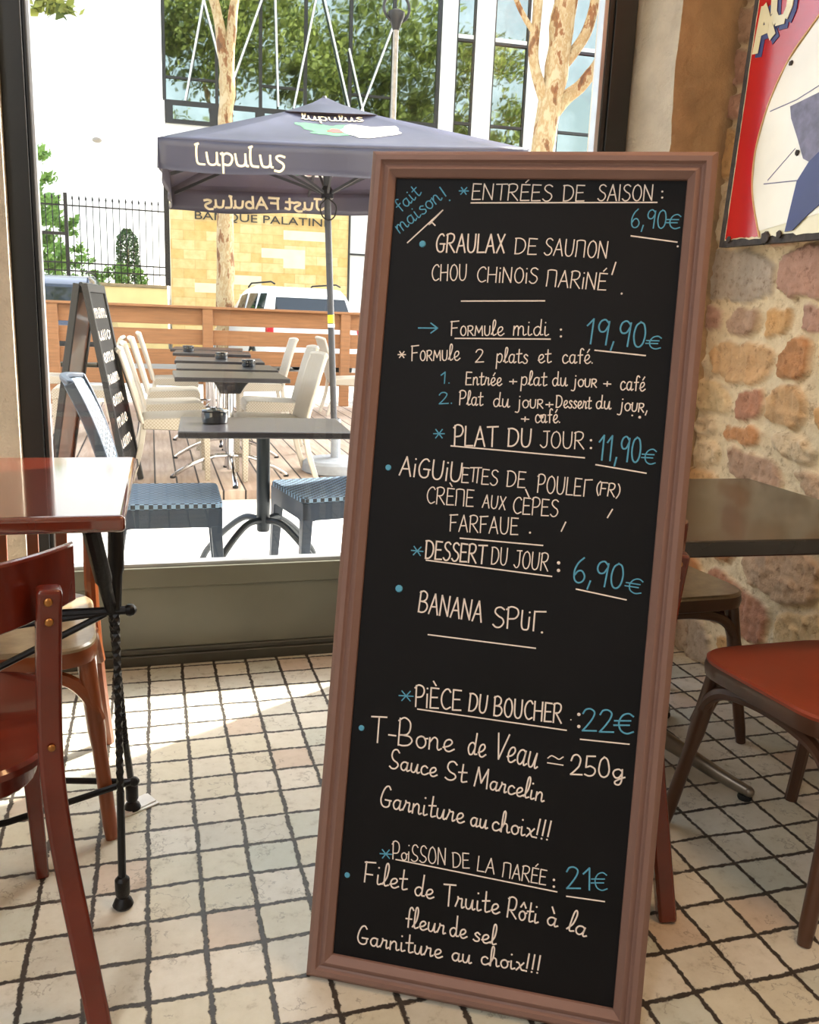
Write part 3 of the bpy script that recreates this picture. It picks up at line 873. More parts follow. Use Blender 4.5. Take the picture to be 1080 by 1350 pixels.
WORDS = [
('W','b','fait',56.0,1338.4,89.7,1371.1,22.2),
('W','b','maison',57.5,1303.1,126.3,1362.0,23.4),
('L','b',((120.7, 1382.7), (132.4, 1367.9))),
('D','b',((139.6,1360.8),1.6)),
('L','w',((72.3, 1287.5), (129.1, 1343.9), (107.2, 1319.2), (112.2, 1323.1), (118.0, 1317.9))),
('W','b','*',154.7,1369.8,169.0,1369.8,14.2),
('W','w','ENTRÉES',177.4,1362.7,312.0,1361.7,26.7),
('W','w','DE',330.0,1362.3,364.5,1362.4,26.2),
('W','w','SAISON',385.8,1363.6,474.1,1364.4,25.9),
('D','w',((487.1,1379.6),1.7)),
('D','w',((487.8,1369.9),1.7)),
('L','w',((176.6, 1357.0), (480.2, 1361.9))),
('W','b','6,90',441.9,1320.6,497.7,1320.4,29.4),
('W','b','€',498.9,1320.5,519.4,1320.0,23.1),
('L','w',((444.2, 1307.1), (517.0, 1298.7))),
('D','w',((518.7,1292.0),1.8)),
('D','b',((98.8,1285.9),6.0)),
('W','w','GRAULAX',123.0,1272.6,240.1,1274.4,30.8),
('W','w','DE',257.4,1273.4,294.1,1272.7,26.6),
('W','w','SAUµON',306.0,1272.9,409.8,1269.5,27.5),
('W','w','CHOU',119.9,1223.9,180.6,1226.5,27.1),
('W','w','CHıNOıS',197.5,1224.3,299.6,1225.4,25.4),
('W','w','µARıNÉ',313.9,1221.3,412.2,1217.5,27.5),
('L','w',((423.6, 1263.6), (419.2, 1243.7))),
('D','w',((437.3,1213.1),1.8)),
('L','w',((174.1, 1191.2), (314.0, 1196.8))),
('L','b',((103.9, 1142.7), (137.0, 1143.9), (124.8, 1151.9))),
('L','b',((137.0, 1143.9), (126.1, 1135.0))),
('W','w','F_O_R_M_Ule',161.4,1132.4,249.9,1136.3,24.3),
('W','w','midi',266.4,1137.6,324.3,1139.1,25.3),
('D','w',((344.6,1150.5),2.0)),
('D','w',((345.5,1139.2),2.0)),
('L','w',((168.7, 1127.9), (328.5, 1133.9))),
('W','b','19,90',385.7,1129.5,481.3,1127.1,40.8),
('W','b','€',483.7,1125.9,506.3,1125.6,20.8),
('L','w',((402.5, 1118.9), (483.5, 1114.2))),
('W','w','*',72.2,1089.1,84.3,1089.6,13.1),
('W','w','F_O_R_M_Ule',96.7,1086.2,179.2,1091.1,25.9),
('W','w','2',206.7,1089.1,220.9,1089.8,21.8),
('W','w','plats',242.1,1090.7,294.2,1091.7,24.1),
('W','w','et',311.3,1093.7,332.3,1094.7,22.6),
('W','w','café.',351.2,1094.9,401.8,1097.1,23.7),
('W','b','1.',150.2,1050.3,167.3,1051.2,19.4),
('W','w','Entrée',193.6,1050.5,253.8,1052.3,21.7),
('W','w','+',267.5,1053.6,279.5,1054.2,12.7),
('W','w','plat',286.4,1055.2,328.3,1056.0,22.7),
('W','w','du',338.2,1056.5,362.0,1057.7,22.5),
('W','w','jo_U_R',371.2,1058.2,410.4,1058.3,19.9),
('W','w','+',421.3,1058.8,432.8,1058.8,12.4),
('W','w','café',448.1,1056.5,486.9,1056.6,23.4),
('W','b','2.',150.4,1015.3,174.6,1017.3,19.4),
('W','w','Plat',185.2,1015.9,224.9,1016.8,23.1),
('W','w','du',242.9,1016.5,269.8,1016.8,22.9),
('W','w','jo_U_R',282.1,1017.4,326.5,1018.7,21.5),
('W','w','+',330.9,1018.9,342.7,1019.6,12.6),
('W','w','Dessert',347.5,1021.7,404.1,1022.4,20.0),
('W','w','du',412.0,1023.5,435.6,1023.9,21.1),
('W','w','jo_U_R,',448.9,1023.7,495.1,1022.0,20.9),
('D','w',((471.1,1016.0),1.5)),
('D','w',((483.2,1013.9),2.4)),
('W','w','+',292.1,992.6,304.7,992.7,12.6),
('W','w','café.',315.3,994.0,357.0,996.5,22.6),
('D','w',((325.1,1004.7),3.7)),
('W','b','*',146.0,955.2,163.1,956.3,18.1),
('W','w','PLAT',182.0,946.1,255.4,949.8,33.3),
('W','w','DU',273.5,951.9,313.0,952.7,30.4),
('W','w','JOUR',326.7,953.6,399.7,955.9,27.5),
('D','w',((408.9,971.1),2.1)),
('D','w',((409.9,958.5),2.1)),
('L','w',((177.2, 945.6), (400.8, 941.6))),
('W','b','11,90',422.3,940.0,490.3,940.4,40.7),
('W','b','€',492.8,939.3,514.1,939.0,24.5),
('L','w',((420.0, 931.7), (501.1, 923.9))),
('D','b',((71.2,900.7),5.4)),
('W','w','AıGUıU',91.7,889.4,200.4,885.1,32.4),
('W','w','EπES',200.4,885.1,261.9,884.7,25.6),
('W','w','DE',277.3,884.6,308.4,884.4,26.6),
('L','w',((309.2, 881.9), (315.9, 869.8))),
('W','w','POULEꞆ',328.4,878.7,415.4,878.3,28.8),
('W','w','(FR)',423.9,883.4,461.6,880.8,21.0),
('L','w',((453.0, 860.8), (446.2, 846.6))),
('W','w','CRÈµE',143.0,844.9,224.4,845.7,28.3),
('W','w','AUX',239.3,846.0,278.2,845.0,21.6),
('W','w','CEPES',291.1,840.1,366.4,841.0,27.7),
('W','w','FARFAUE',187.5,801.2,303.4,805.1,28.1),
('D','w',((322.6,810.6),1.9)),
('L','w',((379.6, 833.3), (373.8, 817.7))),
('L','w',((206.1, 790.6), (345.5, 791.2))),
('W','b','*',123.7,752.9,142.4,752.8,18.2),
('W','w','DESSERT',149.0,750.8,252.8,751.1,30.9),
('W','w','DU',262.4,752.0,289.6,752.1,29.2),
('W','w','JOUR',300.0,750.2,358.2,749.4,29.0),
('D','w',((373.8,764.8),3.0)),
('D','w',((374.8,752.3),3.0)),
('L','w',((150.8, 747.7), (364.5, 741.2))),
('W','b','6,90',398.4,735.8,479.6,731.7,40.9),
('W','b','€',484.6,728.5,509.9,726.2,24.5),
('L','w',((406.1, 724.4), (487.5, 715.2))),
('D','b',((107.6,694.2),6.7)),
('W','w','BANANA',144.8,658.1,255.0,652.3,34.7),
('W','w','SPɄꞆ',273.7,646.7,358.9,648.2,34.1),
('D','w',((356.5,646.6),2.0)),
('L','w',((165.1, 620.9), (348.1, 619.0))),
('W','b','*',124.0,499.9,146.7,501.6,20.8),
('W','w','PıÈCE',152.6,495.2,233.0,498.4,34.8),
('W','w','DU',245.4,500.0,276.6,499.1,30.6),
('W','w','BOUCHER',288.7,497.6,401.9,499.9,31.5),
('D','w',((416.1,507.7),1.2)),
('D','w',((428.2,518.2),2.9)),
('D','w',((429.8,498.3),2.9)),
('L','w',((157.6, 491.3), (410.2, 489.2))),
('W','b','22',435.8,491.9,486.6,495.1,37.1),
('W','b','€',488.9,495.4,518.2,497.9,33.2),
('L','w',((434.1, 477.5), (512.5, 480.2))),
('D','b',((61.6,445.3),5.4)),
('W','w','T-Bone',79.8,424.0,224.4,426.4,46.8),
('W','w','de',249.2,426.2,279.1,424.8,35.7),
('W','w','Veau',294.4,426.5,366.1,418.1,43.0),
('W','w','≃',383.4,420.8,409.5,421.0,30.0),
('W','w','250g',423.1,417.2,508.7,422.5,34.6),
('W','w','Sauce',116.4,383.3,199.2,379.6,35.1),
('W','w','St',214.6,378.4,250.6,377.2,33.4),
('W','w','Marcelin',265.8,374.4,382.3,364.7,34.2),
('W','w','Garniture',105.1,314.6,252.3,307.4,38.8),
('W','w','au',264.2,305.8,292.7,304.5,34.4),
('W','w','choix!!!',301.2,304.3,399.2,302.1,34.0),
('W','b','*',113.9,223.2,132.8,225.2,18.3),
('W','w','PoıSSON',135.3,227.0,229.6,231.9,29.8),
('W','w','DE',241.6,230.2,270.1,233.1,25.6),
('W','w','LA',283.2,231.1,312.8,230.6,25.4),
('W','w','µARÉE',325.8,228.5,399.1,226.6,25.2),
('D','w',((411.3,237.8),2.2)),
('D','w',((412.2,226.5),2.2)),
('L','w',((141.7, 226.8), (417.9, 218.7))),
('W','b','21',433.3,227.2,475.0,231.9,36.0),
('W','b','€',475.0,231.9,499.0,235.1,29.6),
('L','w',((434.3, 214.2), (495.7, 216.2))),
('D','b',((57.6,185.1),5.1)),
('W','w','Filet',88.8,178.7,163.7,176.6,37.9),
('W','w','de',178.6,171.0,211.3,169.8,36.2),
('W','w','Truite',230.0,162.8,325.2,164.1,38.3),
('W','w','Rôti',339.3,162.3,390.7,160.2,35.3),
('W','w','à',405.3,161.7,421.9,159.9,32.5),
('W','w','la',439.9,158.4,469.2,152.2,34.8),
('W','w','fleur',167.4,114.0,236.6,113.2,34.9),
('W','w','de',245.2,112.2,273.9,112.7,34.6),
('W','w','sel',285.7,111.8,323.8,111.0,33.1),
('W','w','Garniture',85.0,69.0,234.8,71.0,33.8),
('W','w','au',252.5,71.1,285.1,71.5,32.0),
('W','w','choix!!!',302.3,74.4,402.4,77.2,31.6)
]
def on_board(a, b, l):
    return (a * 0.001, 0.004 - l * 0.001, b * 0.001)
def write_board():
    groups = []
    last = None
    for it in WORDS:
        colr = it[1]
        vy = it[4] if it[0] == 'W' else (it[2][0][1])
        if last is None or last[0] != colr or abs(last[1] - vy) > 26:
            groups.append((colr, MB()))
        last = (colr, vy)
        mb = groups[-1][1]
        if it[0] == 'L':
            lm = MB()
            stroke(lm, it[2], 1.15 * 0.001, on_board)
            obj('chalk_line', lm, M['chalk_white' if colr == 'w' else 'chalk_blue'], panel)
        elif it[0] == 'D':
            dot(mb, it[2][0], it[2][1] * 0.001, on_board)
        else:
            _, _, txt, x0, y0, x1, y1, h = it
            wd, ss = text_strokes(txt)
            d = Vector((x1 - x0, y1 - y0))
            L = d.length
            d.normalize()
            nrm = Vector((-d.y, d.x))
            big = h > 30
            if y0 < 425 and any(c.islower() and c not in 'ıµ' for c in txt):
                ss = [(k, [(a, b * 0.72 if b < 6 else 4.32 + (b - 6) * 1.32) for a, b in pts]) for k, pts in ss]
            for k, pts in ss:
                q = [(x0 + d.x * a * L / wd + nrm.x * b * h / 10, y0 + d.y * a * L / wd + nrm.y * b * h / 10) for a, b in pts]
                r = (1.35 if big else 1.0) * 0.001
                if k == 'dot':
                    dot(mb, q[0], r * 1.3, on_board)
                else:
                    stroke(mb, q, r, on_board)
    for colr, mb in groups:
        if not mb.v:
            continue
        o = obj('chalk_writing' if colr == 'w' else 'blue_chalk_writing', mb, M['chalk_white' if colr == 'w' else 'chalk_blue'], panel)
write_board()

# ------------------------------------------------------------------ indoor chairs and tables
def rounded_seat(w0, w1, d, r=0.09, n=8):
    """plan of a seat, back edge at y=0 width w0, front edge at y=d width w1"""
    c = [(-w0 / 2, 0.0), (-w1 / 2, d), (w1 / 2, d), (w0 / 2, 0.0)]
    out = []
    for i in range(4):
        p, a, b = Vector((*c[i], 0)), Vector((*c[i - 1], 0)), Vector((*c[(i + 1) % 4], 0))
        da, db = (a - p).normalized(), (b - p).normalized()
        out += [(q.x, q.y) for q in arc(p + da * r, p, p + db * r, n)]
    return out[::-1]

def seat_mesh(poly, zt, th, dish=0.006):
    n = len(poly)
    cx, cy = sum(p[0] for p in poly) / n, sum(p[1] for p in poly) / n
    R = lambda k, z: [Vector((cx + (x - cx) * k, cy + (y - cy) * k, z)) for x, y in poly]
    return MB().loft([R(0.96, zt - th), R(1.0, zt - th * 0.75), R(1.0, zt - th * 0.25), R(0.975, zt), R(0.7, zt - dish * 0.7), R(0.3, zt - dish), R(0.02, zt - dish)], True, True)

def red_chair(label):
    t = thing('wooden_chair', label, 'chair', group=None)
    obj('seat', seat_mesh(rounded_seat(0.36, 0.40, 0.42, 0.13), 0.445, 0.022), M['red_wood'], t)
    ap = rounded_seat(0.31, 0.35, 0.37, 0.11)
    obj('seat_frame', MB().prism([(x, y + 0.02) for x, y in ap], 0.385, 0.423), M['red_wood'], t, bevel=0.004)
    for s in (-1, 1):
        pts = [(s * 0.222, -0.075, 0), (s * 0.202, -0.045, 0.16), (s * 0.182, -0.012, 0.33), (s * 0.175, 0.0, 0.46), (s * 0.178, -0.006, 0.60), (s * 0.184, -0.022, 0.745)]
        p = obj('back_post', MB().bar(crom(pts, 5), 0.036, 0.030, up=(0, 1, 0)), M['red_wood'], t, bevel=0.006)
        for z in (0.726, 0.694):
            obj('rivet', MB().sphere((s * (0.1815), -0.036 + (0.726 - z) * 0.1, z), 0.0065, 10, (1, 0.5, 1)), M['brass'], p)
        obj('rivet', MB().sphere((s * 0.176, -0.018, 0.485), 0.006, 10, (1, 0.5, 1)), M['brass'], p)
        obj('front_leg', MB().bar([(s * 0.165, 0.375, 0), (s * 0.150, 0.345, 0.40)], [0.026, 0.034], [0.026, 0.034], up=(0, 1, 0)), M['red_wood'], t, bevel=0.005)
    rings = []
    for i in range(25):
        u = -1 + 2 * i / 24
        x = u * 0.228
        y = -0.076 + 0.15 * u * u
        z1 = 0.793 - 0.006 * u * u
        z0 = 0.682 + 0.006 * u * u
        rings.append([Vector((x, y, z0)), Vector((x, y + 0.018, z0)), Vector((x, y + 0.010, z1 - 0.004)), Vector((x, y + 0.004, z1)), Vector((x, y - 0.006, z1 - 0.004))])
    obj('back_rail', MB().loft(rings, True, True), M['red_wood'], t, bevel=0.003)
    return t
c1 = red_chair('dark red varnished chair with riveted back, cut by the edge beside the red table')
c1.location, c1.rotation_euler = (-0.337, 1.28, 0), (0, 0, radians(10))
c1.scale = (1, 1, 0.985)
c2 = dup(c1)
c2.location = (0.748, 1.392, 0)
c2.rotation_euler = (0, 0, radians(-15))
c2['label'] = 'dark red wooden chair mostly hidden behind the menu chalkboard'

def bent_chair(label, seat_m, wood_m, back='hoop', cat='chair'):
    t = thing('bentwood_chair', label, cat)
    poly = rounded_seat(0.33, 0.40, 0.40, 0.10)
    zt = 0.44
    obj('seat', seat_mesh(poly, zt, 0.016), M[seat_m], t)
    n = len(poly)
    cx, cy = 0, 0.2
    R = lambda k, z: [Vector((cx + (x - cx) * k, cy + (y - cy) * k, z)) for x, y in poly]
    obj('seat_rim', MB().loft([R(0.94, 0.392), R(1.0, 0.398), R(1.012, 0.415), R(1.0, 0.430), R(0.94, 0.432)], True, True), M[wood_m], t)
    for s in (-1, 1):
        obj('front_leg', MB().tube(crom([(s * 0.212, 0.405, 0), (s * 0.192, 0.37, 0.2), (s * 0.170, 0.342, 0.40)], 5), [0.013] + [0.0155] * 5 + [0.019] * 5, 12), M[wood_m], t)
        if back == 'hoop':
            pts = [(s * 0.20, 0.03, 0), (s * 0.18, 0.03, 0.2), (s * 0.165, 0.03, 0.41)]
        else:
            pts = [(s * 0.185, -0.045, 0), (s * 0.172, 0.0, 0.22), (s * 0.165, 0.02, 0.44), (s * 0.165, 0.0, 0.58), (s * 0.168, -0.02, 0.715)]
        if back == 'slat':
            obj('back_post', MB().tube(crom(pts, 6), 0.0165, 10), M[wood_m], t)
        else:
            obj('rear_leg', MB().tube(crom(pts, 6), 0.0155, 10), M[wood_m], t)
    # inverted U braces of bent wood under the seat, front and two sides
    fr = crom([(-0.193, 0.366, 0.262), (-0.168, 0.360, 0.325), (-0.115, 0.357, 0.364), (0.0, 0.356, 0.378), (0.115, 0.357, 0.364), (0.168, 0.360, 0.325), (0.193, 0.366, 0.262)], 5)
    obj('bent_brace', MB().tube(fr, 0.0125, 8, flat=1.2), M[wood_m], t)
    for s in (-1, 1):
        sd = crom([(s * 0.190, 0.352, 0.262), (s * 0.178, 0.31, 0.345), (s * 0.170, 0.2, 0.386), (s * 0.170, 0.08, 0.36), (s * 0.178, 0.02, 0.26)], 5)
        obj('bent_brace', MB().tube(sd, 0.0105, 8, flat=1.25), M[wood_m], t)
    if back == 'hoop':
        hp = crom([(-0.165, 0.03, 0.42), (-0.18, -0.005, 0.6), (-0.16, -0.035, 0.76), (-0.09, -0.05, 0.82), (0, -0.055, 0.835), (0.09, -0.05, 0.82), (0.16, -0.035, 0.76), (0.18, -0.005, 0.6), (0.165, 0.03, 0.42)], 6)
        obj('back_hoop', MB().tube(hp, 0.0135, 10), M[wood_m], t)
        ih = crom([(-0.10, 0.03, 0.43), (-0.105, 0.0, 0.56), (-0.075, -0.028, 0.69), (0, -0.036, 0.725), (0.075, -0.028, 0.69), (0.105, 0.0, 0.56), (0.10, 0.03, 0.43)], 6)
        obj('inner_hoop', MB().tube(ih, 0.010, 8), M[wood_m], t)
    elif back == 'slat':
        for x in (-0.10, -0.035, 0.035, 0.10):
            obj('back_slat', MB().bar(crom([(x, 0.015, 0.435), (x, 0.0, 0.58), (x, -0.02, 0.70)], 4), 0.026, 0.009, up=(0, 1, 0)), M[wood_m], t, bevel=0.002)
        obj('top_rail', MB().bar(crom([(-0.185, -0.02, 0.705), (0, -0.045, 0.712), (0.185, -0.02, 0.705)], 6), 0.02, 0.045, up=(0, 0, 1)), M[wood_m], t, bevel=0.005)
    return t
rc = bent_chair('bentwood chair with a red brown seat and dark legs, near the stone wall', 'red_seat', 'brown_wood', 'hoop')
rc.location, rc.rotation_euler = (1.548, 1.385, 0), (0, 0, radians(95))
lc = bent_chair('bentwood chair with a pale worn seat tucked under the black table', 'light_seat', 'brown_wood', 'hoop')
lc.location, lc.rotation_euler = (1.355, 2.27, 0), (0, 0, radians(180))
sc = bent_chair('slat back bistro chair with worn pale seat under the red table', 'light_seat', 'amber_wood', 'slat')
sc.location, sc.rotation_euler = (-0.322, 2.185, 0), (0, 0, radians(180))

# folding bistro table: red wood top on twisted wrought iron legs
tb = thing('bistro_table', 'glossy red wood table on folding twisted black iron legs', 'table', (0, 0, 0))
top = [(-0.74, 1.565), (-0.052, 1.555), (-0.042, 2.185), (-0.74, 2.195)]
obj('table_top', MB().prism(top, 0.744, 0.775), M['table_red'], tb, bevel=0.009, seg=4)
def twisted(a, b, turns, r=0.0062):
    a, b = Vector(a), Vector(b)
    n = 46
    mb = MB()
    t = (b - a).normalized()
    s = t.cross(Vector((1, 0, 0))).normalized()
    u = t.cross(s)
    rings = []
    for i in range(n + 1):
        p = a.lerp(b, i / n)
        an = 2 * pi * turns * i / n
        rings.append([p + (s * cos(an + k * pi / 2) + u * sin(an + k * pi / 2)) * r * 1.25 for k in range(4)])
    mb.loft(rings, True, False)
    return mb
for xo in (-0.085, -0.66):
    piv = Vector((xo, 1.715, 0.545))
    for k, (ft, tp, dx) in enumerate((((xo + 0.005, 1.545, 0), (xo + 0.008, 1.80, 0.735), 0.004), ((xo + 0.016, 1.885, 0), (xo - 0.03, 1.63, 0.735), -0.004))):
        p = piv + Vector((dx, 0, 0))
        ft, tp = Vector(ft), Vector(tp)
        leg = twisted(p + Vector((0, 0, 0.0)), p.lerp(ft, 0.62), 7)
        q = p.lerp(ft, 0.62)
        leg.tube([q, ft + Vector((0, 0, 0.06))], 0.0075, 8)
        lo = obj('leg', leg, M['iron'], tb, angle=30)
        up = MB().tube([p, p.lerp(tp, 0.35), p.lerp(tp, 0.4), tp], [0.011, 0.013, 0.0165, 0.0165], 10)
        obj('upper_leg', up, M['iron'], lo)
        obj('leg_foot', MB().lathe([(0.016, 0), (0.02, 0.006), (0.016, 0.016), (0.010, 0.022), (0.014, 0.03), (0.014, 0.06), (0.009, 0.066)], ft, 14), M['iron'], lo)
xa, xb = -0.66, -0.06
st_m = MB().tube([(xa, 1.715, 0.545), (xb + 0.0, 1.715, 0.545)], 0.009, 8)
st_m.tube([(xa + 0.1, 1.70, 0.50), (xb - 0.02, 1.715, 0.545)], 0.007, 8)
st_m.tube([(xa, 1.62, 0.115), (-0.30, 1.70, 0.117), (xb - 0.008, 1.80, 0.12)], 0.007, 8).tube([(xa, 1.93, 0.12), (-0.30, 1.86, 0.12), (xb - 0.008, 1.80, 0.12)], 0.007, 8)
st_m.tube([(xa, 1.87, 0.62), (-0.30, 1.70, 0.40), (-0.09, 1.66, 0.40)], 0.006, 8) if False else None
st_m.tube([(-0.50, 1.73, 0.24), (-0.30, 1.72, 0.44), (-0.10, 1.715, 0.54)], 0.007, 8)
st_m.sphere((xb + 0.006, 1.715, 0.545), 0.013, 8).sphere((xb, 1.80, 0.12), 0.011, 8)
obj('cross_rod', st_m, M['iron'], tb)
pw = thing('folded_paper', 'folded white paper wedged under an iron table foot', 'paper', (-0.066, 1.895, 0))
obj('paper_fold', MB().box((-0.055, -0.026, 0.0005), (0.05, 0.028, 0.004), Matrix.Rotation(0.5, 4, 'Z')).box((-0.046, -0.022, 0.004), (0.045, 0.02, 0.0075), Matrix.Rotation(0.62, 4, 'Z')), M['paper'], pw)
for o_ in tb.children:
    for c_ in o_.children:
        pass

# black table on cast pedestal by the wall
bt = thing('pedestal_table', 'black stone topped table against the rubble stone wall', 'table', (0, 0, 0))
obj('table_top', MB().prism([(0.93, 1.475), (1.655, 1.425), (1.668, 2.105), (0.95, 2.13)], 0.676, 0.712), M['black_top'], bt, bevel=0.004)
bc = (1.19, 1.86, 0)
obj('pedestal', MB().lathe([(0.03, 0.07), (0.042, 0.10), (0.036, 0.14), (0.03, 0.2), (0.03, 0.62), (0.05, 0.655), (0.14, 0.672), (0.14, 0.678)], bc, 20), M['cast_metal'], bt)
for k in range(4):
    a = radians(-52 + 90 * k)
    d = Vector((cos(a), sin(a), 0))
    pth = crom([Vector(bc) + d * 0.025 + Vector((0, 0, 0.115)), Vector(bc) + d * 0.12 + Vector((0, 0, 0.085)), Vector(bc) + d * 0.24 + Vector((0, 0, 0.045)), Vector(bc) + d * 0.325 + Vector((0, 0, 0.022))], 6)
    ft = obj('pedestal_foot', MB().tube(pth, [0.026 - 0.012 * i / (len(pth) - 1) for i in range(len(pth))], 12, flat=0.85).sphere(tuple(pth[-1]), 0.0145, 10), M['cast_metal'], bt)
    e = Vector(bc) + d * 0.318
    obj('foot_pad', MB().lathe([(0.016, 0), (0.018, 0.006), (0.016, 0.014)], e, 12), M['rubber'], ft)

# enamel sign on the wall
sg = thing('enamel_sign', 'old red and white enamel advertising sign with chipped edges on the stone wall', 'sign', (1.742, 0, 0))
def plate(poly, x0, x1):
    # poly in (y, z); faces the room (-x)
    n = len(poly)
    return MB().add([(x1, y, z) for y, z in poly] + [(x0, y, z) for y, z in poly], [tuple(range(n)), tuple(reversed(range(n, 2 * n)))] + [(i, n + i, n + (i + 1) % n, (i + 1) % n) for i in range(n)])
rnd = random.Random(3)
edge = [(2.474, 1.386), (2.412, 2.55), (1.50, 2.55), (1.50, 1.376)]
obj('metal_sheet', plate(edge, -0.004, 0.022), M['rust'], sg, angle=0)
def wavy(a, b, n, amp):
    return [(a[0] + (b[0] - a[0]) * i / n + rnd.uniform(-amp, amp), a[1] + (b[1] - a[1]) * i / n + rnd.uniform(-amp, amp)) for i in range(n + 1)]
obj('white_field', plate(wavy((2.446, 1.404), (2.392, 2.54), 60, 0.0015) + [(1.505, 2.54)] + wavy((1.505, 1.396), (2.446, 1.404), 46, 0.004)[:-1], -0.0065, -0.004), M['sign_cream'], sg, angle=0)
curve = [(p.x, p.y) for p in crom([(1.72, 2.12, 0), (2.02, 2.04, 0), (2.176, 1.937, 0), (2.251, 1.87, 0), (2.31, 1.772, 0), (2.343, 1.653, 0), (2.334, 1.535, 0), (2.278, 1.405, 0)], 6)]
obj('red_field', plate(wavy((2.440, 1.408), (2.386, 2.535), 30, 0.0005) + [(1.72, 2.535)] + curve[:-1] + wavy(curve[-1], (2.440, 1.408), 14, 0.003)[:-1], -0.009, -0.0065), M['sign_red'], sg, angle=0)
g = MB()
stroke(g, curve, 0.0035, lambda a, b, l: (-0.009 - l * 0.001, a, b))
obj('gold_outline', g, M['gold'], sg)
wf = MB().add([(-0.0085, y, z) for y, z in [(2.29, 1.42), (2.335, 1.54), (2.342, 1.65), (2.31, 1.77), (2.25, 1.868), (2.10, 1.99), (1.6, 2.0), (1.6, 1.5)]], [tuple(range(8))])
obj('white_oval', wf, M['sign_white'], sg, angle=0)
obj('blue_figure', plate([(2.166, 1.410), (2.143, 1.543), (2.105, 1.588), (1.85, 1.74), (1.80, 1.60), (2.078, 1.451), (2.135, 1.412)], -0.0115, -0.0085), M['sign_blue'], sg, angle=0)
obj('lilac_figure', plate([(2.211, 1.749), (2.20, 1.715), (2.165, 1.66), (2.13, 1.60), (2.105, 1.588), (1.85, 1.742), (1.80, 1.86), (2.0, 1.775)], -0.011, -0.0085), M['sign_lilac'], sg, angle=0)
for q in (((2.285, 1.553), (2.146, 1.545)), ((2.27, 1.562), (2.17, 1.632)), ((2.297, 1.753), (2.19, 1.762)), ((2.19, 1.762), (2.02, 1.80))):
    ln = MB()
    stroke(ln, q, 0.0016, lambda a, b, l: (-0.0088 - l * 0.001, a, b))
    obj('drawn_line', ln, M['sign_lilac'], sg)
for y, z, r in ((2.232, 1.865, 0.008), (2.158, 1.619, 0.009), (2.25, 1.40, 0.02), (2.19, 1.405, 0.013), (2.42, 1.406, 0.012)):
    ring = lambda q, x: [Vector((x, y + q * cos(2 * pi * k / 9) * rnd.uniform(0.7, 1.1), z + q * sin(2 * pi * k / 9) * rnd.uniform(0.7, 1.1))) for k in range(9)]
    obj('enamel_chip', MB().loft([ring(r, -0.008), ring(r * 0.9, -0.0125)], True, False), M['rust'], sg, angle=0)
def block_letter(strokes, w, dy, dz, x0, x1):
    mb = MB()
    for ns, (a, b) in enumerate(strokes):
        x0 = x0 - 0.0004 * (ns > 0)
        a, b = Vector((*a, 0)), Vector((*b, 0))
        t = (b - a).normalized()
        n_ = Vector((-t.y, t.x, 0)) * w / 2
        mb.loft([[Vector((x, p.x + dy, p.y + dz)) for x, p in ((x1, a + n_), (x0, a + n_), (x0, a - n_), (x1, a - n_))], [Vector((x, p.x + dy, p.y + dz)) for x, p in ((x1, b + n_), (x0, b + n_), (x0, b - n_), (x1, b - n_))]], True, False)
    return mb
LA = [((2.394, 1.928), (2.377, 2.052)), ((2.380, 2.052), (2.322, 1.955)), ((2.390, 1.985), (2.345, 1.985))]
LU = [((2.345, 2.16), (2.330, 2.02)), ((2.332, 2.02), (2.312, 1.992)), ((2.314, 1.994), (2.276, 1.990)), ((2.278, 1.992), (2.262, 2.02)), ((2.263, 2.015), (2.262, 2.15))]
for L_ in (LA, LU):
    obj('letter_shadow', block_letter(L_, 0.030, -0.013, -0.012, -0.0105, -0.0088), M['sign_blue'], sg, angle=0)
    obj('letter', block_letter(L_, 0.026, 0, 0, -0.0135, -0.0125), M['sign_cream'], sg, angle=0)

# ------------------------------------------------------------------ terrace furniture
ZD, ZC = -0.05, -0.11

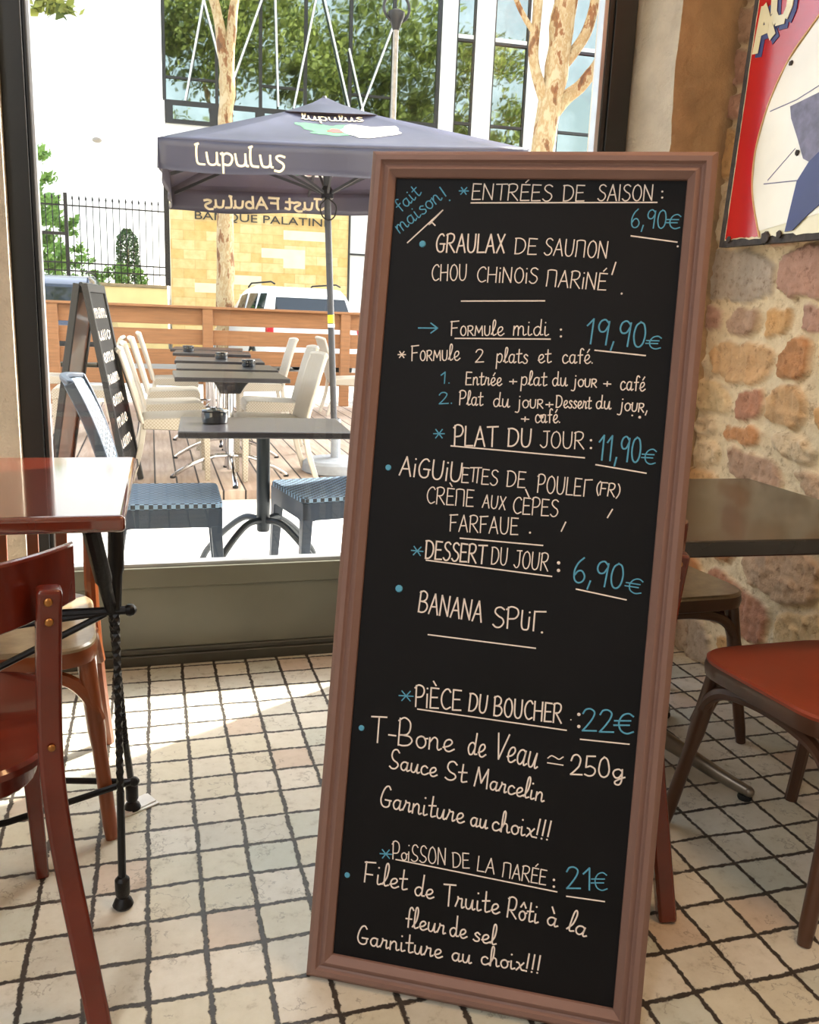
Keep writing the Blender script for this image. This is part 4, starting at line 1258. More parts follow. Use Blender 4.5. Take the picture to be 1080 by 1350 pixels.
def white_chair(label):
    t = thing('woven_chair', label, 'chair', group='cream woven terrace chairs')
    s = MB()
    prof = [(0.0, 0.40), (0.0, 0.42), (0.02, 0.43), (0.40, 0.445), (0.435, 0.435), (0.45, 0.41), (0.45, 0.345), (0.435, 0.335), (0.42, 0.345), (0.0, 0.36)]
    n = len(prof)
    s.loft([[Vector((x, y, z)) for y, z in prof] for x in (-0.225, 0.225)], True, False)
    obj('seat', s, M['white_weave'], t, bevel=0.006)
    for x in (-1, 1):
        obj('front_leg', MB().bar([(x * 0.198, 0.425, 0), (x * 0.198, 0.422, 0.37)], [0.034, 0.044], [0.034, 0.044], up=(0, 1, 0)), M['white_weave'], t, bevel=0.004)
        obj('rear_leg', MB().bar(crom([(x * 0.200, -0.085, 0), (x * 0.200, -0.02, 0.22), (x * 0.200, 0.01, 0.42)], 4), 0.034, 0.036, up=(0, 1, 0)), M['white_tube'], t, bevel=0.004)
    rings = []
    for i in range(13):
        v = i / 12
        z = 0.40 + 0.48 * v
        y = 0.012 - 0.02 * v - 0.118 * v ** 1.15
        wd = 0.218 + 0.006 * sin(pi * v)
        rings.append([Vector((-wd, y, z)), Vector((-wd * 0.5, y - 0.018, z)), Vector((0, y - 0.024, z)), Vector((wd * 0.5, y - 0.018, z)), Vector((wd, y, z)), Vector((wd, y - 0.024, z)), Vector((wd * 0.5, y - 0.042, z)), Vector((0, y - 0.048, z)), Vector((-wd * 0.5, y - 0.042, z)), Vector((-wd, y - 0.024, z))])
    obj('backrest', MB().loft(rings, True, False), M['white_weave'], t, bevel=0.004)
    cap = [Vector((-0.222, -0.137, 0.875)), Vector((-0.11, -0.158, 0.884)), Vector((0, -0.164, 0.886)), Vector((0.11, -0.158, 0.884)), Vector((0.222, -0.137, 0.875))]
    obj('top_edge', MB().tube(crom(cap, 4), 0.017, 8), M['white_tube'], t)
    for x in (-1, 1):
        obj('side_edge', MB().tube(crom([(x * 0.222, 0.0, 0.40), (x * 0.224, -0.054, 0.6), (x * 0.224, -0.093, 0.74), (x * 0.220, -0.135, 0.875)], 4), 0.013, 8), M['white_tube'], t)
    return t
wproto = white_chair('')
WC = [
 (-0.07, 6.30, -90, 'nearest cream woven chair on the left of the dark terrace tables'),
 (-0.06, 7.22, -88, 'cream woven chair second from the window on the left of the dark tables'),
 (-0.03, 8.30, -91, 'cream woven chair third from the window on the left of the dark tables'),
 (0.02, 9.75, -90, 'farthest cream woven chair on the left of the dark tables'),
 (1.02, 6.24, 93, 'nearest cream woven chair on the right of the dark tables, beside the parasol base'),
 (1.18, 7.42, 90, 'cream woven chair second from the window on the right of the dark tables'),
 (1.30, 9.25, 90, 'farthest cream woven chair on the right of the tables, against the plank fence'),
 (2.02, 10.1, -88, 'cream woven chair facing away right beside the plank fence post and parasol pole'),
 (-0.82, 9.75, 92, 'cream woven chair behind the tall sandwich board, near the fence corner'),
 (-0.40, 8.35, 90, 'cream woven chair half hidden by the legs of the black sandwich board'),
]
for i, (x, y, a, lb) in enumerate(WC):
    place(wproto, i, (x, y, ZD), radians(a), lb)

def grey_chair(label):
    t = thing('resin_chair', label, 'chair')
    poly = rounded_seat(0.44, 0.44, 0.44, 0.035, 5)
    obj('seat', seat_mesh(poly, 0.45, 0.03, 0.004), M['grey_weave'], t)
    fr = MB()
    for s in (-1, 1):
        fr.add([], [])
    # apron with arched lower edge on four sides
    def side(a, b, nrm):
        a, b, nrm = Vector(a), Vector(b), Vector(nrm)
        up = Vector((0, 0, 1))
        n = 20
        rings = []
        for i in range(n + 1):
            u = i / n
            x = abs(2 * u - 1)
            low = 0.345 if x < 0.72 else 0.345 - 0.06 * ((x - 0.72) / 0.28) ** 2
            p = a.lerp(b, u)
            rings.append([p + up * 0.424, p + up * low, p - nrm * 0.022 + up * low, p - nrm * 0.022 + up * 0.424])
        fr.loft(rings, True, False)
    w, d0_, d1_ = 0.218, 0.003, 0.437
    side((-w, d1_, 0), (w, d1_, 0), (0, 1, 0))
    side((w, d0_, 0), (-w, d0_, 0), (0, -1, 0))
    side((w, d1_, 0), (w, d0_, 0), (1, 0, 0))
    side((-w, d0_, 0), (-w, d1_, 0), (-1, 0, 0))
    obj('seat_apron', fr, M['grey_weave'] if False else M['grey_frame'], t)
    for sx in (-1, 1):
        for yy, oy in ((0.412, 0.02), (0.028, -0.05)):
            obj('leg', MB().bar([(sx * 0.205, yy + oy, 0), (sx * 0.195, yy, 0.35)], [0.034, 0.048], [0.034, 0.048], up=(0, 1, 0)), M['grey_frame'], t, bevel=0.004)
    rings = []
    for i in range(17):
        v = i / 16
        z = 0.42 + 0.51 * v
        y = 0.02 - 0.02 * v - 0.13 * v * v
        c = 0.030
        rings.append([Vector((-0.20, y, z)), Vector((-0.1, y - c, z)), Vector((0, y - c * 1.3, z)), Vector((0.1, y - c, z)), Vector((0.20, y, z)), Vector((0.20, y - 0.02, z)), Vector((0.1, y - c - 0.02, z)), Vector((0, y - c * 1.3 - 0.02, z)), Vector((-0.1, y - c - 0.02, z)), Vector((-0.20, y - 0.02, z))])
    obj('backrest', MB().loft(rings, True, False), M['grey_weave'], t, angle=50)
    for s in (-1, 1):
        pts = []
        for i in range(9):
            v = i / 8
            pts.append((s * 0.212, 0.008 - 0.02 * v - 0.13 * v * v, 0.36 + 0.575 * v))
        obj('back_stile', MB().bar(pts, 0.026, 0.044, up=(0, 1, 0)), M['grey_frame'], t, bevel=0.005)
    tp = crom([(-0.215, -0.135, 0.935), (-0.1, -0.172, 0.945), (0, -0.182, 0.948), (0.1, -0.172, 0.945), (0.215, -0.135, 0.935)], 5)
    obj('top_edge', MB().bar(tp, 0.03, 0.022, up=(0, 0, 1)), M['grey_frame'], t, bevel=0.006)
    return t
g1 = grey_chair('blue grey woven resin chair facing right at the nearest terrace table')
g1.location, g1.rotation_euler = (-0.165, 3.83, ZC), (0, 0, radians(-91))
g2 = dup(g1)
g2.location, g2.rotation_euler = (1.005, 3.955, ZC), (0, 0, radians(101))
g2['label'] = 'blue grey woven resin chair half behind the chalkboard at the nearest terrace table'

def terrace_table(label, w, d, legs_mat, bracket, r_feet, z_hub):
    t = thing('terrace_table', label, 'table')
    obj('table_top', MB().box((-w / 2, -d / 2, 0.70), (w / 2, d / 2, 0.73)), M['dark_slab'], t, bevel=0.006, seg=3)
    if bracket:
        b = MB().loft([[Vector((x * 0.07, y * 0.06, 0.60)) for x, y in ((-1, -1), (1, -1), (1, 1), (-1, 1))], [Vector((x * 0.10, y * 0.10, 0.66)) for x, y in ((-1, -1), (1, -1), (1, 1), (-1, 1))], [Vector((x * 0.13, y * 0.16, 0.70)) for x, y in ((-1, -1), (1, -1), (1, 1), (-1, 1))]], True, False)
        obj('tilt_bracket', b, M['ashtray'], t, bevel=0.01)
    obj('pedestal', MB().lathe([(0.028, z_hub - 0.055), (0.031, z_hub - 0.045), (0.031, 0.70)] if not bracket else [(0.026, z_hub - 0.10), (0.028, 0.70)], (0, 0, 0), 20), M[legs_mat], t)
    for k in range(4):
        a = radians(45 + 90 * k) if not bracket else radians(90 * k)
        dv = Vector((cos(a), sin(a), 0))
        p = crom([dv * 0.02 + Vector((0, 0, z_hub)), dv * 0.12 + Vector((0, 0, z_hub - 0.008)), dv * (r_feet * 0.62) + Vector((0, 0, z_hub * 0.66)), dv * (r_feet * 0.9) + Vector((0, 0, z_hub * 0.26)), dv * r_feet + Vector((0, 0, 0.012))], 5)
        ft = obj('pedestal_foot', MB().tube(p, 0.0155, 10), M[legs_mat], t)
        obj('foot_pad', MB().lathe([(0.018, 0), (0.02, 0.008), (0.016, 0.016)], dv * r_feet, 10), M['rubber'], ft)
    return t
n1 = terrace_table('nearest dark terrace table on an anthracite pedestal, just outside the window', 0.75, 0.52, 'anthracite', False, 0.40, 0.28)
n1.location, n1.rotation_euler = (0.485, 3.985, ZC), (0, 0, radians(-3))
tp_ = terrace_table('', 0.76, 0.62, 'chrome', True, 0.40, 0.16)
TT = [(0.52, 6.20, 'second dark terrace table from the window, with chrome pedestal and black tilt bracket'), (0.56, 7.02, 'dark terrace table third from the window in the row behind'),
      (0.58, 7.98, 'dark terrace table fourth from the window in the row behind'), (0.60, 9.20, 'dark terrace table fifth from the window in the row behind'), (0.60, 9.98, 'dark terrace table farthest from the window, beside the plank fence')]
for i, (x, y, lb) in enumerate(TT):
    o = place(tp_, i, (x, y, ZD), radians(-1.5 * i), lb)
    o['group'] = 'dark terrace tables in the row behind'
AS = [(0.27, 4.03, ZC + 0.73, 1.0, 'black round ashtray on the nearest terrace table'), (0.74, 7.06, ZD + 0.73, 0.9, 'black round ashtray on the third terrace table from the window'),
      (0.60, 8.02, ZD + 0.73, 0.95, 'black round ashtray on the fourth terrace table from the window'), (0.36, 9.22, ZD + 0.73, 0.95, 'black round ashtray on the fifth terrace table from the window')]
ap = thing('ashtray', '', 'ashtray', group='black ashtrays on terrace tables')
obj('bowl', MB().lathe([(0.045, 0.0), (0.056, 0.004), (0.060, 0.03), (0.058, 0.052), (0.050, 0.054), (0.047, 0.022), (0.0, 0.02)], (0, 0, 0), 28), M['ashtray'], ap)
obj('lid_ring', MB().lathe([(0.059, 0.0545), (0.061, 0.058), (0.058, 0.064), (0.036, 0.066), (0.034, 0.058), (0.05, 0.055)], (0, 0, 0), 28), M['ashtray'], ap)
for i, (x, y, z, s, lb) in enumerate(AS):
    o = place(ap, i, (x, y, z), 0.3 * i, lb)
    o.scale = (s, s, s)

# sandwich board outside
sb = thing('sandwich_board', 'tall black sandwich board with white chalk notes on the terrace', 'sandwich board', (-0.36, 5.90, ZC), radians(-6))
sb.location.z = ZD
def leaf(sgn):
    Mx = Matrix.Translation((0, 0, 1.29)) @ Matrix.Rotation(sgn * radians(-9.5), 4, 'Y')
    fr = MB()
    for lo, hi in (((-0.018, -0.32, -1.305), (0.018, -0.275, 0)), ((-0.018, 0.275, -1.305), (0.018, 0.32, 0)), ((-0.018, -0.275, -0.05), (0.018, 0.275, 0)), ((-0.018, -0.275, -1.2), (0.018, 0.275, -1.15))):
        fr.box(lo, hi, Mx)
    return Mx, fr
for sgn in (-1, 1):
    Mx, fr = leaf(sgn)
    Mx = Matrix.Translation((sgn * 0.022, 0, 0)) @ Mx
    fr2 = MB()
    fr2.v = [tuple(Vector(v) + Vector((sgn * 0.022, 0, 0))) for v in fr.v]
    fr2.f, fr2.sm = fr.f, fr.sm
    l_ = obj('board_frame', fr2, M['black_wood'], sb, bevel=0.003, angle=0)
    pn = obj('board_panel', MB().box((-0.006, -0.275, -1.15), (0.006, 0.275, -0.05), Mx), M['slate'] if sgn > 0 else M['amber_wood'], sb, angle=0)
    if sgn > 0:
        mb = MB()
        fn = lambda a, b, l: Mx @ Vector((0.0068 + l * 0.001, a, b))
        rl = random.Random(9)
        for k, tx in enumerate(('Sandwich', 'Salade', 'Croque', 'Tartine', 'Quiche', 'Dessert') if False else ('mıım', 'uııo', 'emıı', 'ıuem', 'eıım', 'mııe', 'uıım')):
            wd, ss = text_strokes(tx)
            for kk, pts in ss:
                if kk == 'line':
                    stroke(mb, [(-0.22 + a / wd * 0.42, -0.20 - k * 0.135 + b * 0.0085) for a, b in pts], 0.006, fn)
        obj('chalk_writing', mb, M['chalk_white'], pn)
obj('hinge', MB().tube([(0, -0.3, 1.288), (0, 0.3, 1.288)], 0.012, 8), M['anthracite'], sb)

# plank fence at the terrace edge
fz = thing('plank_fence', 'orange pine plank fence with posts along the terrace edge', 'fence', (0, 11.0, ZD))
for z0, z1 in ((0.96, 1.155), (0.725, 0.905), (0.485, 0.665), (0.25, 0.425)):
    obj('plank', MB().box((-7, 0.0, z0), (8, 0.03, z1)), M['pine'], fz, bevel=0.004)
obj('cap_rail', MB().box((-7, -0.085, 1.155), (8, 0.05, 1.185)), M['pine'], fz, bevel=0.004)
for x in (-4.5, -2.78, -1.09, 0.66, 2.36, 4.1, 5.8):
    obj('fence_post', MB().box((x - 0.06, -0.075, 0.0), (x + 0.06, 0.0, 1.155)), M['pine'], fz, bevel=0.005)

# parasol and its base
ub = thing('umbrella_stand', 'round grey parasol base with a steel tube standing on the deck', 'parasol base', (1.32, 6.38, ZD))
obj('weight', MB().lathe([(0.235, 0), (0.25, 0.012), (0.245, 0.075), (0.22, 0.095), (0.06, 0.105), (0.05, 0.11)], (0, 0, 0), 40), M['umb_base'], ub)
obj('tube', MB().lathe([(0.036, 0.105), (0.036, 0.40), (0.03, 0.402), (0.029, 0.30)], (0, 0, 0), 20), M['umb_base'], ub)
um = thing('parasol', 'large square dark grey parasol with cream lettering on its valance', 'parasol', (1.318, 6.38, ZD + 0.12))
um.rotation_euler = (0, radians(-2.9), radians(-3))
z0u = ZD + 0.12
obj('pole', MB().lathe([(0.024, 0.0), (0.024, 2.42)], (0, 0, 0), 16), M['pole'], um)
obj('height_tape', MB().lathe([(0.0255, 0.985), (0.0255, 1.045)], (0, 0, 0), 16), M['yellow'], um)
obj('height_tape', MB().lathe([(0.0255, 0.955), (0.0255, 0.98)], (0, 0, 0), 16), M['white_print_and_glare'], um)
HS, ZR, ZA = 1.10, 2.03, 2.47
cm = MB()
N_ = 14
for k in range(4):
    R_ = Matrix.Rotation(k * pi / 2, 4, 'Z')
    vs = []
    for i in range(N_ + 1):
        v = i / N_
        for j in range(N_ + 1):
            u = -1 + 2 * j / N_
            h = HS * (0.12 + 0.88 * v)
            z = ZA - (ZA - ZR) * (0.12 + 0.88 * v) - 0.05 * sin(pi * v) * (1 - abs(u) ** 3) + 0.010 * (1 - u * u) * 0
            if v > 0.98:
                z -= 0.02 * (1 - u * u)
            vs.append(R_ @ Vector((u * h, -h * (1 - 0.02 * (1 - u * u) * v), z)))
    cm.add(vs, [(i * (N_ + 1) + j, i * (N_ + 1) + j + 1, (i + 1) * (N_ + 1) + j + 1, (i + 1) * (N_ + 1) + j) for i in range(N_) for j in range(N_)], True)
cn = obj('canopy', cm, M['canopy'], um)
sv = cn.modifiers.new('cloth', 'SOLIDIFY')
sv.thickness = 0.002
vt = MB()
ringz = lambda h, z: [Vector((x * h, y * h, z)) for x, y in ((-1, -1), (0, -1.0), (1, -1), (1.0, 0), (1, 1), (0, 1.0), (-1, 1), (-1.0, 0))]
vt.loft([ringz(0.31, ZA - 0.118), ringz(0.22, ZA - 0.078), ringz(0.10, ZA - 0.018), ringz(0.02, ZA + 0.035)], True, True)
obj('vent_cap', vt, M['canopy'], um)
VD = 0.165
for k in range(4):
    R_ = Matrix.Rotation(k * pi / 2, 4, 'Z')
    n = 40
    vs = []
    for i in range(n + 1):
        u = -1 + 2 * i / n
        yy = -HS * (1 - 0.02 * (1 - u * u))
        zt = ZR - 0.02 * (1 - u * u)
        for q in range(5):
            w = q / 4
            fold = 0.012 * sin(u * 9 + k) * w
            vs.append(R_ @ Vector((u * HS * (1.0 + 0.012 * w), yy - fold - 0.01 * w, zt - VD * w - 0.008 * sin(u * 7 + 2 * k) * w)))
    vm = MB().add(vs, [(i * 5 + q, i * 5 + q + 1, (i + 1) * 5 + q + 1, (i + 1) * 5 + q) for i in range(n) for q in range(4)], True)
    va = obj('valance', vm, M['canopy'], um)
    sv = va.modifiers.new('cloth', 'SOLIDIFY')
    sv.thickness = 0.002
    sv.offset = 0
    def on_val(a, b, l, k=k, R_=R_):
        # a along the side from its left end (seen from outside), b up from the middle of the valance
        u = -1 + a / HS
        w = max(0, min(1, 0.5 - b / VD))
        yy = -HS * (1 - 0.02 * (1 - u * u)) - 0.012 * sin(u * 9 + k) * w - 0.01 * w
        return R_ @ Vector((u * HS, yy - l * 0.002, ZR - 0.02 * (1 - u * u) - VD * 0.5 + b))
    tm = MB()
    far = k == 2
    for txt, a0, a1, hh in ((('lupulus', 0.10, 0.42, 0.085), ('JUST_ FABULUS', 0.97, 1.94, 0.085)) if far else (('lupulus', 0.20, 0.70, 0.105), ('JUST_ FABULUS', 1.27, 2.02, 0.088))):
        txt = {'lupulus': 'łūþūłūş', 'JUST_ FABULUS': 'Jūşt FAbūłūş'}[txt]
        wd, ss = text_strokes(txt)
        for kk, pts in ss:
            if kk == 'line':
                q = [(a0 + (a1 - a0) * a / wd, -0.045 + b * hh / 10) for a, b in pts]
                stroke(tm, q, 0.0072, on_val, 0.3)
                if far:
                    stroke(tm, [(a, b) for a, b in q][::-1], 0.0095, lambda a, b, l: on_val(a, b, -1 - l), 0.3)
    obj('cream_lettering', tm, M['cream_print'], va)
for k in range(8):
    a = k * pi / 4 + pi / 4
    L_ = HS * (sqrt(2) if k % 2 == 0 else 1.0) * 0.97
    dv = Vector((cos(a), sin(a), 0))
    rb = obj('rib', MB().bar([dv * 0.03 + Vector((0, 0, ZA - 0.09)), dv * L_ * 0.5 + Vector((0, 0, ZA - (ZA - ZR) * 0.5 - 0.095)), dv * L_ + Vector((0, 0, ZR - 0.04))], 0.016, 0.022), M['pole'], um)
    obj('strut', MB().bar([dv * 0.035 + Vector((0, 0, 1.885)), dv * L_ * 0.5 + Vector((0, 0, ZA - (ZA - ZR) * 0.5 - 0.11))], 0.014, 0.018), M['pole'], rb)
obj('runner', MB().lathe([(0.026, 1.84), (0.045, 1.85), (0.045, 1.90), (0.028, 1.93)], (0, 0, 0), 16), M['ashtray'], um)
lp = crom([(0.0, -0.03, 1.85), (0.055, -0.035, 1.80), (0.045, -0.035, 1.73), (0, -0.035, 1.70), (-0.045, -0.035, 1.73), (-0.055, -0.035, 1.80), (0, -0.03, 1.85)], 5)
obj('pull_loop', MB().tube(lp, 0.005, 6), M['rubber'], um)
obj('top_finial', MB().lathe([(0.02, 2.40), (0.03, 2.55), (0.02, 2.57), (0.012, 2.59)], (0, 0, -0.07), 12), M['pole'], um)
# printed emblem and painted glare on the near slope and small lettering above it
def on_slope(a, b, l):
    # a: metres from the middle of the near side, b: 0 rim .. 1 apex
    v = (1 - b - 0.12) / 0.88
    h = HS * (1 - b)
    u = max(-1, min(1, a / h))
    z = ZA - (ZA - ZR) * (1 - b) - 0.05 * sin(pi * v) * (1 - abs(u) ** 3)
    return Vector((a, -h * (1 - 0.02 * (1 - u * u) * v), z)) + Vector((0, -0.37, 0.93)) * (0.004 + l * 0.002)
def blob(mb, c, rx, rb, seed, n=22):
    rq = random.Random(seed)
    ph = [rq.uniform(0, 6.28) for _ in range(3)]
    pts = []
    for i in range(n):
        t = 2 * pi * i / n
        r = 1 + 0.16 * sin(3 * t + ph[0]) + 0.10 * sin(5 * t + ph[1]) + 0.06 * sin(8 * t + ph[2])
        pts.append(on_slope(c[0] + rx * r * cos(t), c[1] + rb * r * sin(t), 0))
    mb.add(pts + [on_slope(c[0], c[1], 0)], [(i, (i + 1) % n, n) for i in range(n)])
em = MB()
for sd, (a, b) in enumerate(((-0.13, 0.49), (-0.06, 0.54), (-0.18, 0.56), (-0.02, 0.40), (0.06, 0.55), (-0.10, 0.42))):
    blob(em, (a, b), 0.075, 0.05, sd)
obj('green_leaf_emblem', em, M['green_leaf_print'], um, angle=0)
e2 = MB()
fz_ = on_slope
on_keep = on_slope
def on_slope(a, b, l, f0=on_keep):
    return f0(a, b, l + 0.8)
blob(e2, (0.20, 0.46), 0.19, 0.13, 21)  # white blob is sun glare laid on the cloth as colour
obj('white_emblem_and_glare', e2, M['white_print_and_glare'], um, angle=0)
e3 = MB()
blob(e3, (-0.02, 0.47), 0.045, 0.04, 33)
def on_slope(a, b, l, f0=on_keep):
    return f0(a, b, l + 1.4)
obj('red_emblem', e3, M['red_print'], um, angle=0)
def on_slope(a, b, l, f0=on_keep):
    q = f0(a, b, 0)
    return Vector((-q.x, -q.y, q.z - 0.018 - 0.004 * l))
e5, e6, e7 = MB(), MB(), MB()
blob(e5, (0.0, 0.40), 0.26, 0.13, 44)
def on_slope(a, b, l, f0=on_keep):
    q = f0(a, b, 0)
    return Vector((-q.x, -q.y, q.z - 0.023))
blob(e6, (-0.10, 0.40), 0.13, 0.09, 45)
blob(e6, (0.14, 0.40), 0.12, 0.09, 47)
def on_slope(a, b, l, f0=on_keep):
    q = f0(a, b, 0)
    return Vector((-q.x, -q.y, q.z - 0.028))
blob(e7, (0.02, 0.40), 0.07, 0.07, 46)
obj('white_emblem_and_glare', e5, M['white_print_and_glare'], um, angle=0)
obj('green_leaf_emblem', e6, M['green_leaf_print'], um, angle=0)
obj('red_emblem', e7, M['red_print'], um, angle=0)
def on_slope(a, b, l, f0=on_keep):
    return f0(a, b, l + 1.4)
e4 = MB()
wd, ss = text_strokes('lupulus')
for kk, pts in ss:
    if kk == 'line':
        stroke(e4, [(-0.20 + 0.40 * a / wd, 0.655 + b * 0.010) for a, b in pts], 0.006, on_slope)
obj('cream_lettering', e4, M['cream_print'], um)

# ------------------------------------------------------------------ street
def car(label, paint, loc, rz):
    t = thing('parked_car', label, 'car', loc, rz)
    # side profile, x = length (rear at 0, front +), sections across; car heads +y
    def sec(y, zb, zs, zr, wb, ws, wr):
        return [Vector((-wb, y, zb)), Vector((wb, y, zb)), Vector((wb, y, (zb + zs) / 2)), Vector((ws, y, zs)), Vector((wr, y, zr)), Vector((-wr, y, zr)), Vector((-ws, y, zs)), Vector((-wb, y, (zb + zs) / 2))]
    low = [sec(0.0, 0.42, 0.80, 0.82, 0.80, 0.80, 0.78), sec(0.06, 0.30, 0.92, 0.95, 0.87, 0.86, 0.80), sec(0.6, 0.24, 0.96, 1.0, 0.90, 0.88, 0.8), sec(2.6, 0.22, 0.95, 0.98, 0.90, 0.88, 0.8), sec(3.1, 0.24, 0.92, 0.97, 0.90, 0.87, 0.76), sec(4.1, 0.28, 0.80, 0.86, 0.87, 0.82, 0.70), sec(4.35, 0.38, 0.66, 0.70, 0.78, 0.72, 0.62)]
    obj('car_body', MB().loft(low, True, True), M[paint], t, bevel=0.03, seg=3, angle=40)
    hse = [(0.10, 0.93, 0.84, 0.78), (0.34, 1.48, 0.70, 0.66), (0.55, 1.60, 0.68, 0.62), (1.5, 1.65, 0.68, 0.63), (2.3, 1.58, 0.68, 0.62), (3.1, 0.95, 0.82, 0.74)]
    rings = []
    for y, zt, w0, w1 in hse:
        rings.append([Vector((-0.85, y, 0.93)), Vector((0.85, y, 0.93)), Vector((w0, y, max(0.94, zt - 0.06))), Vector((w1, y, max(0.95, zt))), Vector((-w1, y, max(0.95, zt))), Vector((-w0, y, max(0.94, zt - 0.06)))])
    obj('cabin', MB().loft(rings, True, True), M[paint], t, angle=30)
    rw = MB().add([(-0.72, 0.135, 1.04), (0.72, 0.135, 1.04), (0.63, 0.31, 1.44), (-0.63, 0.31, 1.44), (-0.72, 0.16, 1.04), (0.72, 0.16, 1.04), (0.63, 0.335, 1.44), (-0.63, 0.335, 1.44)], [(0, 1, 2, 3), (7, 6, 5, 4), (0, 4, 5, 1), (1, 5, 6, 2), (2, 6, 7, 3), (3, 7, 4, 0)])
    obj('rear_window', rw, M['car_glass'], t, bevel=0.02, angle=0)
    for s in (-1, 1):
        for ya, yb in ((0.55, 1.02), (1.10, 1.72), (1.80, 2.42)):
            q = [(s * 0.838, ya, 1.03), (s * 0.838, yb, 1.03), (s * 0.708, yb - 0.04, 1.50), (s * 0.708, ya + 0.08, 1.50)]
            if yb > 2.4:
                q[2] = (s * 0.725, 2.22, 1.46)
            ins = [(x - s * 0.03, y, z) for x, y, z in q]
            obj('side_window', MB().add(q + ins, [(0, 1, 2, 3), (7, 6, 5, 4), (0, 4, 5, 1), (1, 5, 6, 2), (2, 6, 7, 3), (3, 7, 4, 0)]), M['car_glass'], t, angle=0)
        obj('tail_lamp', MB().box((s * 0.82 - 0.06, -0.015, 0.78), (s * 0.82 + 0.06, 0.12, 1.0)), M['tail'], t, bevel=0.02)
        obj('mirror', MB().sphere((s * 0.98, 2.35, 1.05), 0.1, 10, (1, 0.6, 0.8)), M['rubber'], t)
        obj('roof_rail', MB().tube([(s * 0.60, 0.5, 1.66), (s * 0.60, 0.7, 1.70), (s * 0.60, 2.0, 1.69), (s * 0.60, 2.2, 1.62)], 0.015, 8), M['rubber'], t)
        for y in (0.85, 3.45):
            wl_ = MB().tube([(s * 0.70, y, 0.33), (s * 0.90, y, 0.33)], 0.33, 28)
            w_ = obj('wheel', wl_, M['rubber'], t, bevel=0.03)
            obj('hub_cap', MB().tube([(s * 0.885, y, 0.33), (s * 0.915, y, 0.33)], 0.19, 20), M['chrome'], w_)
    obj('bumper', MB().box((-0.86, -0.07, 0.36), (0.86, 0.05, 0.62)), M['rubber'] if paint == 'car_dark' else M[paint], t, bevel=0.05, seg=3)
    return t
cr = car('white car parked tail first beyond the plank fence, below the bank wall', 'car_white', (2.95, 16.2, -0.2), radians(9))
cr.scale = (1.08, 1.08, 1.08)
cl = car('dark car with roof rails parked beyond the fence near the iron railings', 'car_dark', (-1.72, 16.2, -0.2), radians(-2))
cl.scale = (1.06, 1.06, 1.09)

# plane trees
def leaves(mb, c, r, n, size, seed, squash=0.8):
    rq = random.Random(seed)
    cl_ = []
    for _ in range(max(6, n // 90)):
        while True:
            p = Vector((rq.uniform(-1, 1), rq.uniform(-1, 1), rq.uniform(-1, 1)))
            if p.length < 1:
                break
        cl_.append(Vector(c) + Vector((p.x * r, p.y * r, p.z * r * squash)))
    for _ in range(n):
        q = rq.choice(cl_) + Vector((rq.gauss(0, 1), rq.gauss(0, 1), rq.gauss(0, 0.8))) * r * 0.16
        d = Vector((rq.gauss(0, 1), rq.gauss(0, 1), rq.gauss(0, 1))).normalized()
        e = d.orthogonal().normalized()
        g = d.cross(e)
        s = size * rq.uniform(0.6, 1.3)
        mb.add([q - e * s, q - g * s * 0.55 + e * s * 0.1, q + e * s, q + g * s * 0.55 + e * s * 0.1], [(0, 1, 2, 3)], True)

def tree(label, base, limbs, crowns, seed, lm='leaf', size=0.12, trunk_r=None):
    t = thing('plane_tree', label, 'tree', base)
    for nm, pts, rads in limbs:
        pp = crom([Vector(p) - Vector(base) for p in pts], 5)
        k = len(pp) - 1
        rr_ = [rads[0] + (rads[1] - rads[0]) * i / k for i in range(k + 1)]
        mb = MB()
        mb.tube(pp, rr_, 14)
        mb.v = [tuple(Vector(v) * 1 + Vector((noise.noise(Vector(v) * 2.3), noise.noise(Vector(v) * 2.3 + Vector((5, 5, 5))), 0)) * rads[0] * 0.22) for v in mb.v]
        obj(nm, mb, M['bark'], t)
    lv = MB()
    for i, (c, r, n) in enumerate(crowns):
        leaves(lv, Vector(c) - Vector(base), r, n, size, seed + i)
    o = obj('foliage', lv, M[lm], t, angle=0)
    return t
tree('slender pale plane tree in front of the bank, beside the parasol', (1.50, 19.0, -0.2),
     [('trunk', [(1.50, 19, -0.2), (1.51, 19, 1.5), (1.53, 19, 3.2), (1.55, 19, 4.6), (1.58, 19, 5.7)], (0.20, 0.15)),
      ('branch', [(1.57, 19, 5.5), (1.46, 19, 6.4), (1.28, 19, 7.2), (1.0, 19.1, 8.6)], (0.12, 0.07)),
      ('branch', [(1.58, 19, 5.5), (1.66, 19, 6.3), (1.78, 19.1, 7.2), (2.1, 19.2, 8.8)], (0.125, 0.07))],
     [((1.2, 19.0, 10.0), 2.3, 4200), ((3.4, 18.2, 10.4), 2.3, 4000), ((-0.8, 19.2, 10.2), 1.9, 2400), ((2.2, 17.6, 12.2), 2.3, 2600), ((0.2, 18.0, 12.4), 2.0, 1800), ((4.4, 18.4, 8.9), 1.0, 900)], 100, size=0.10)
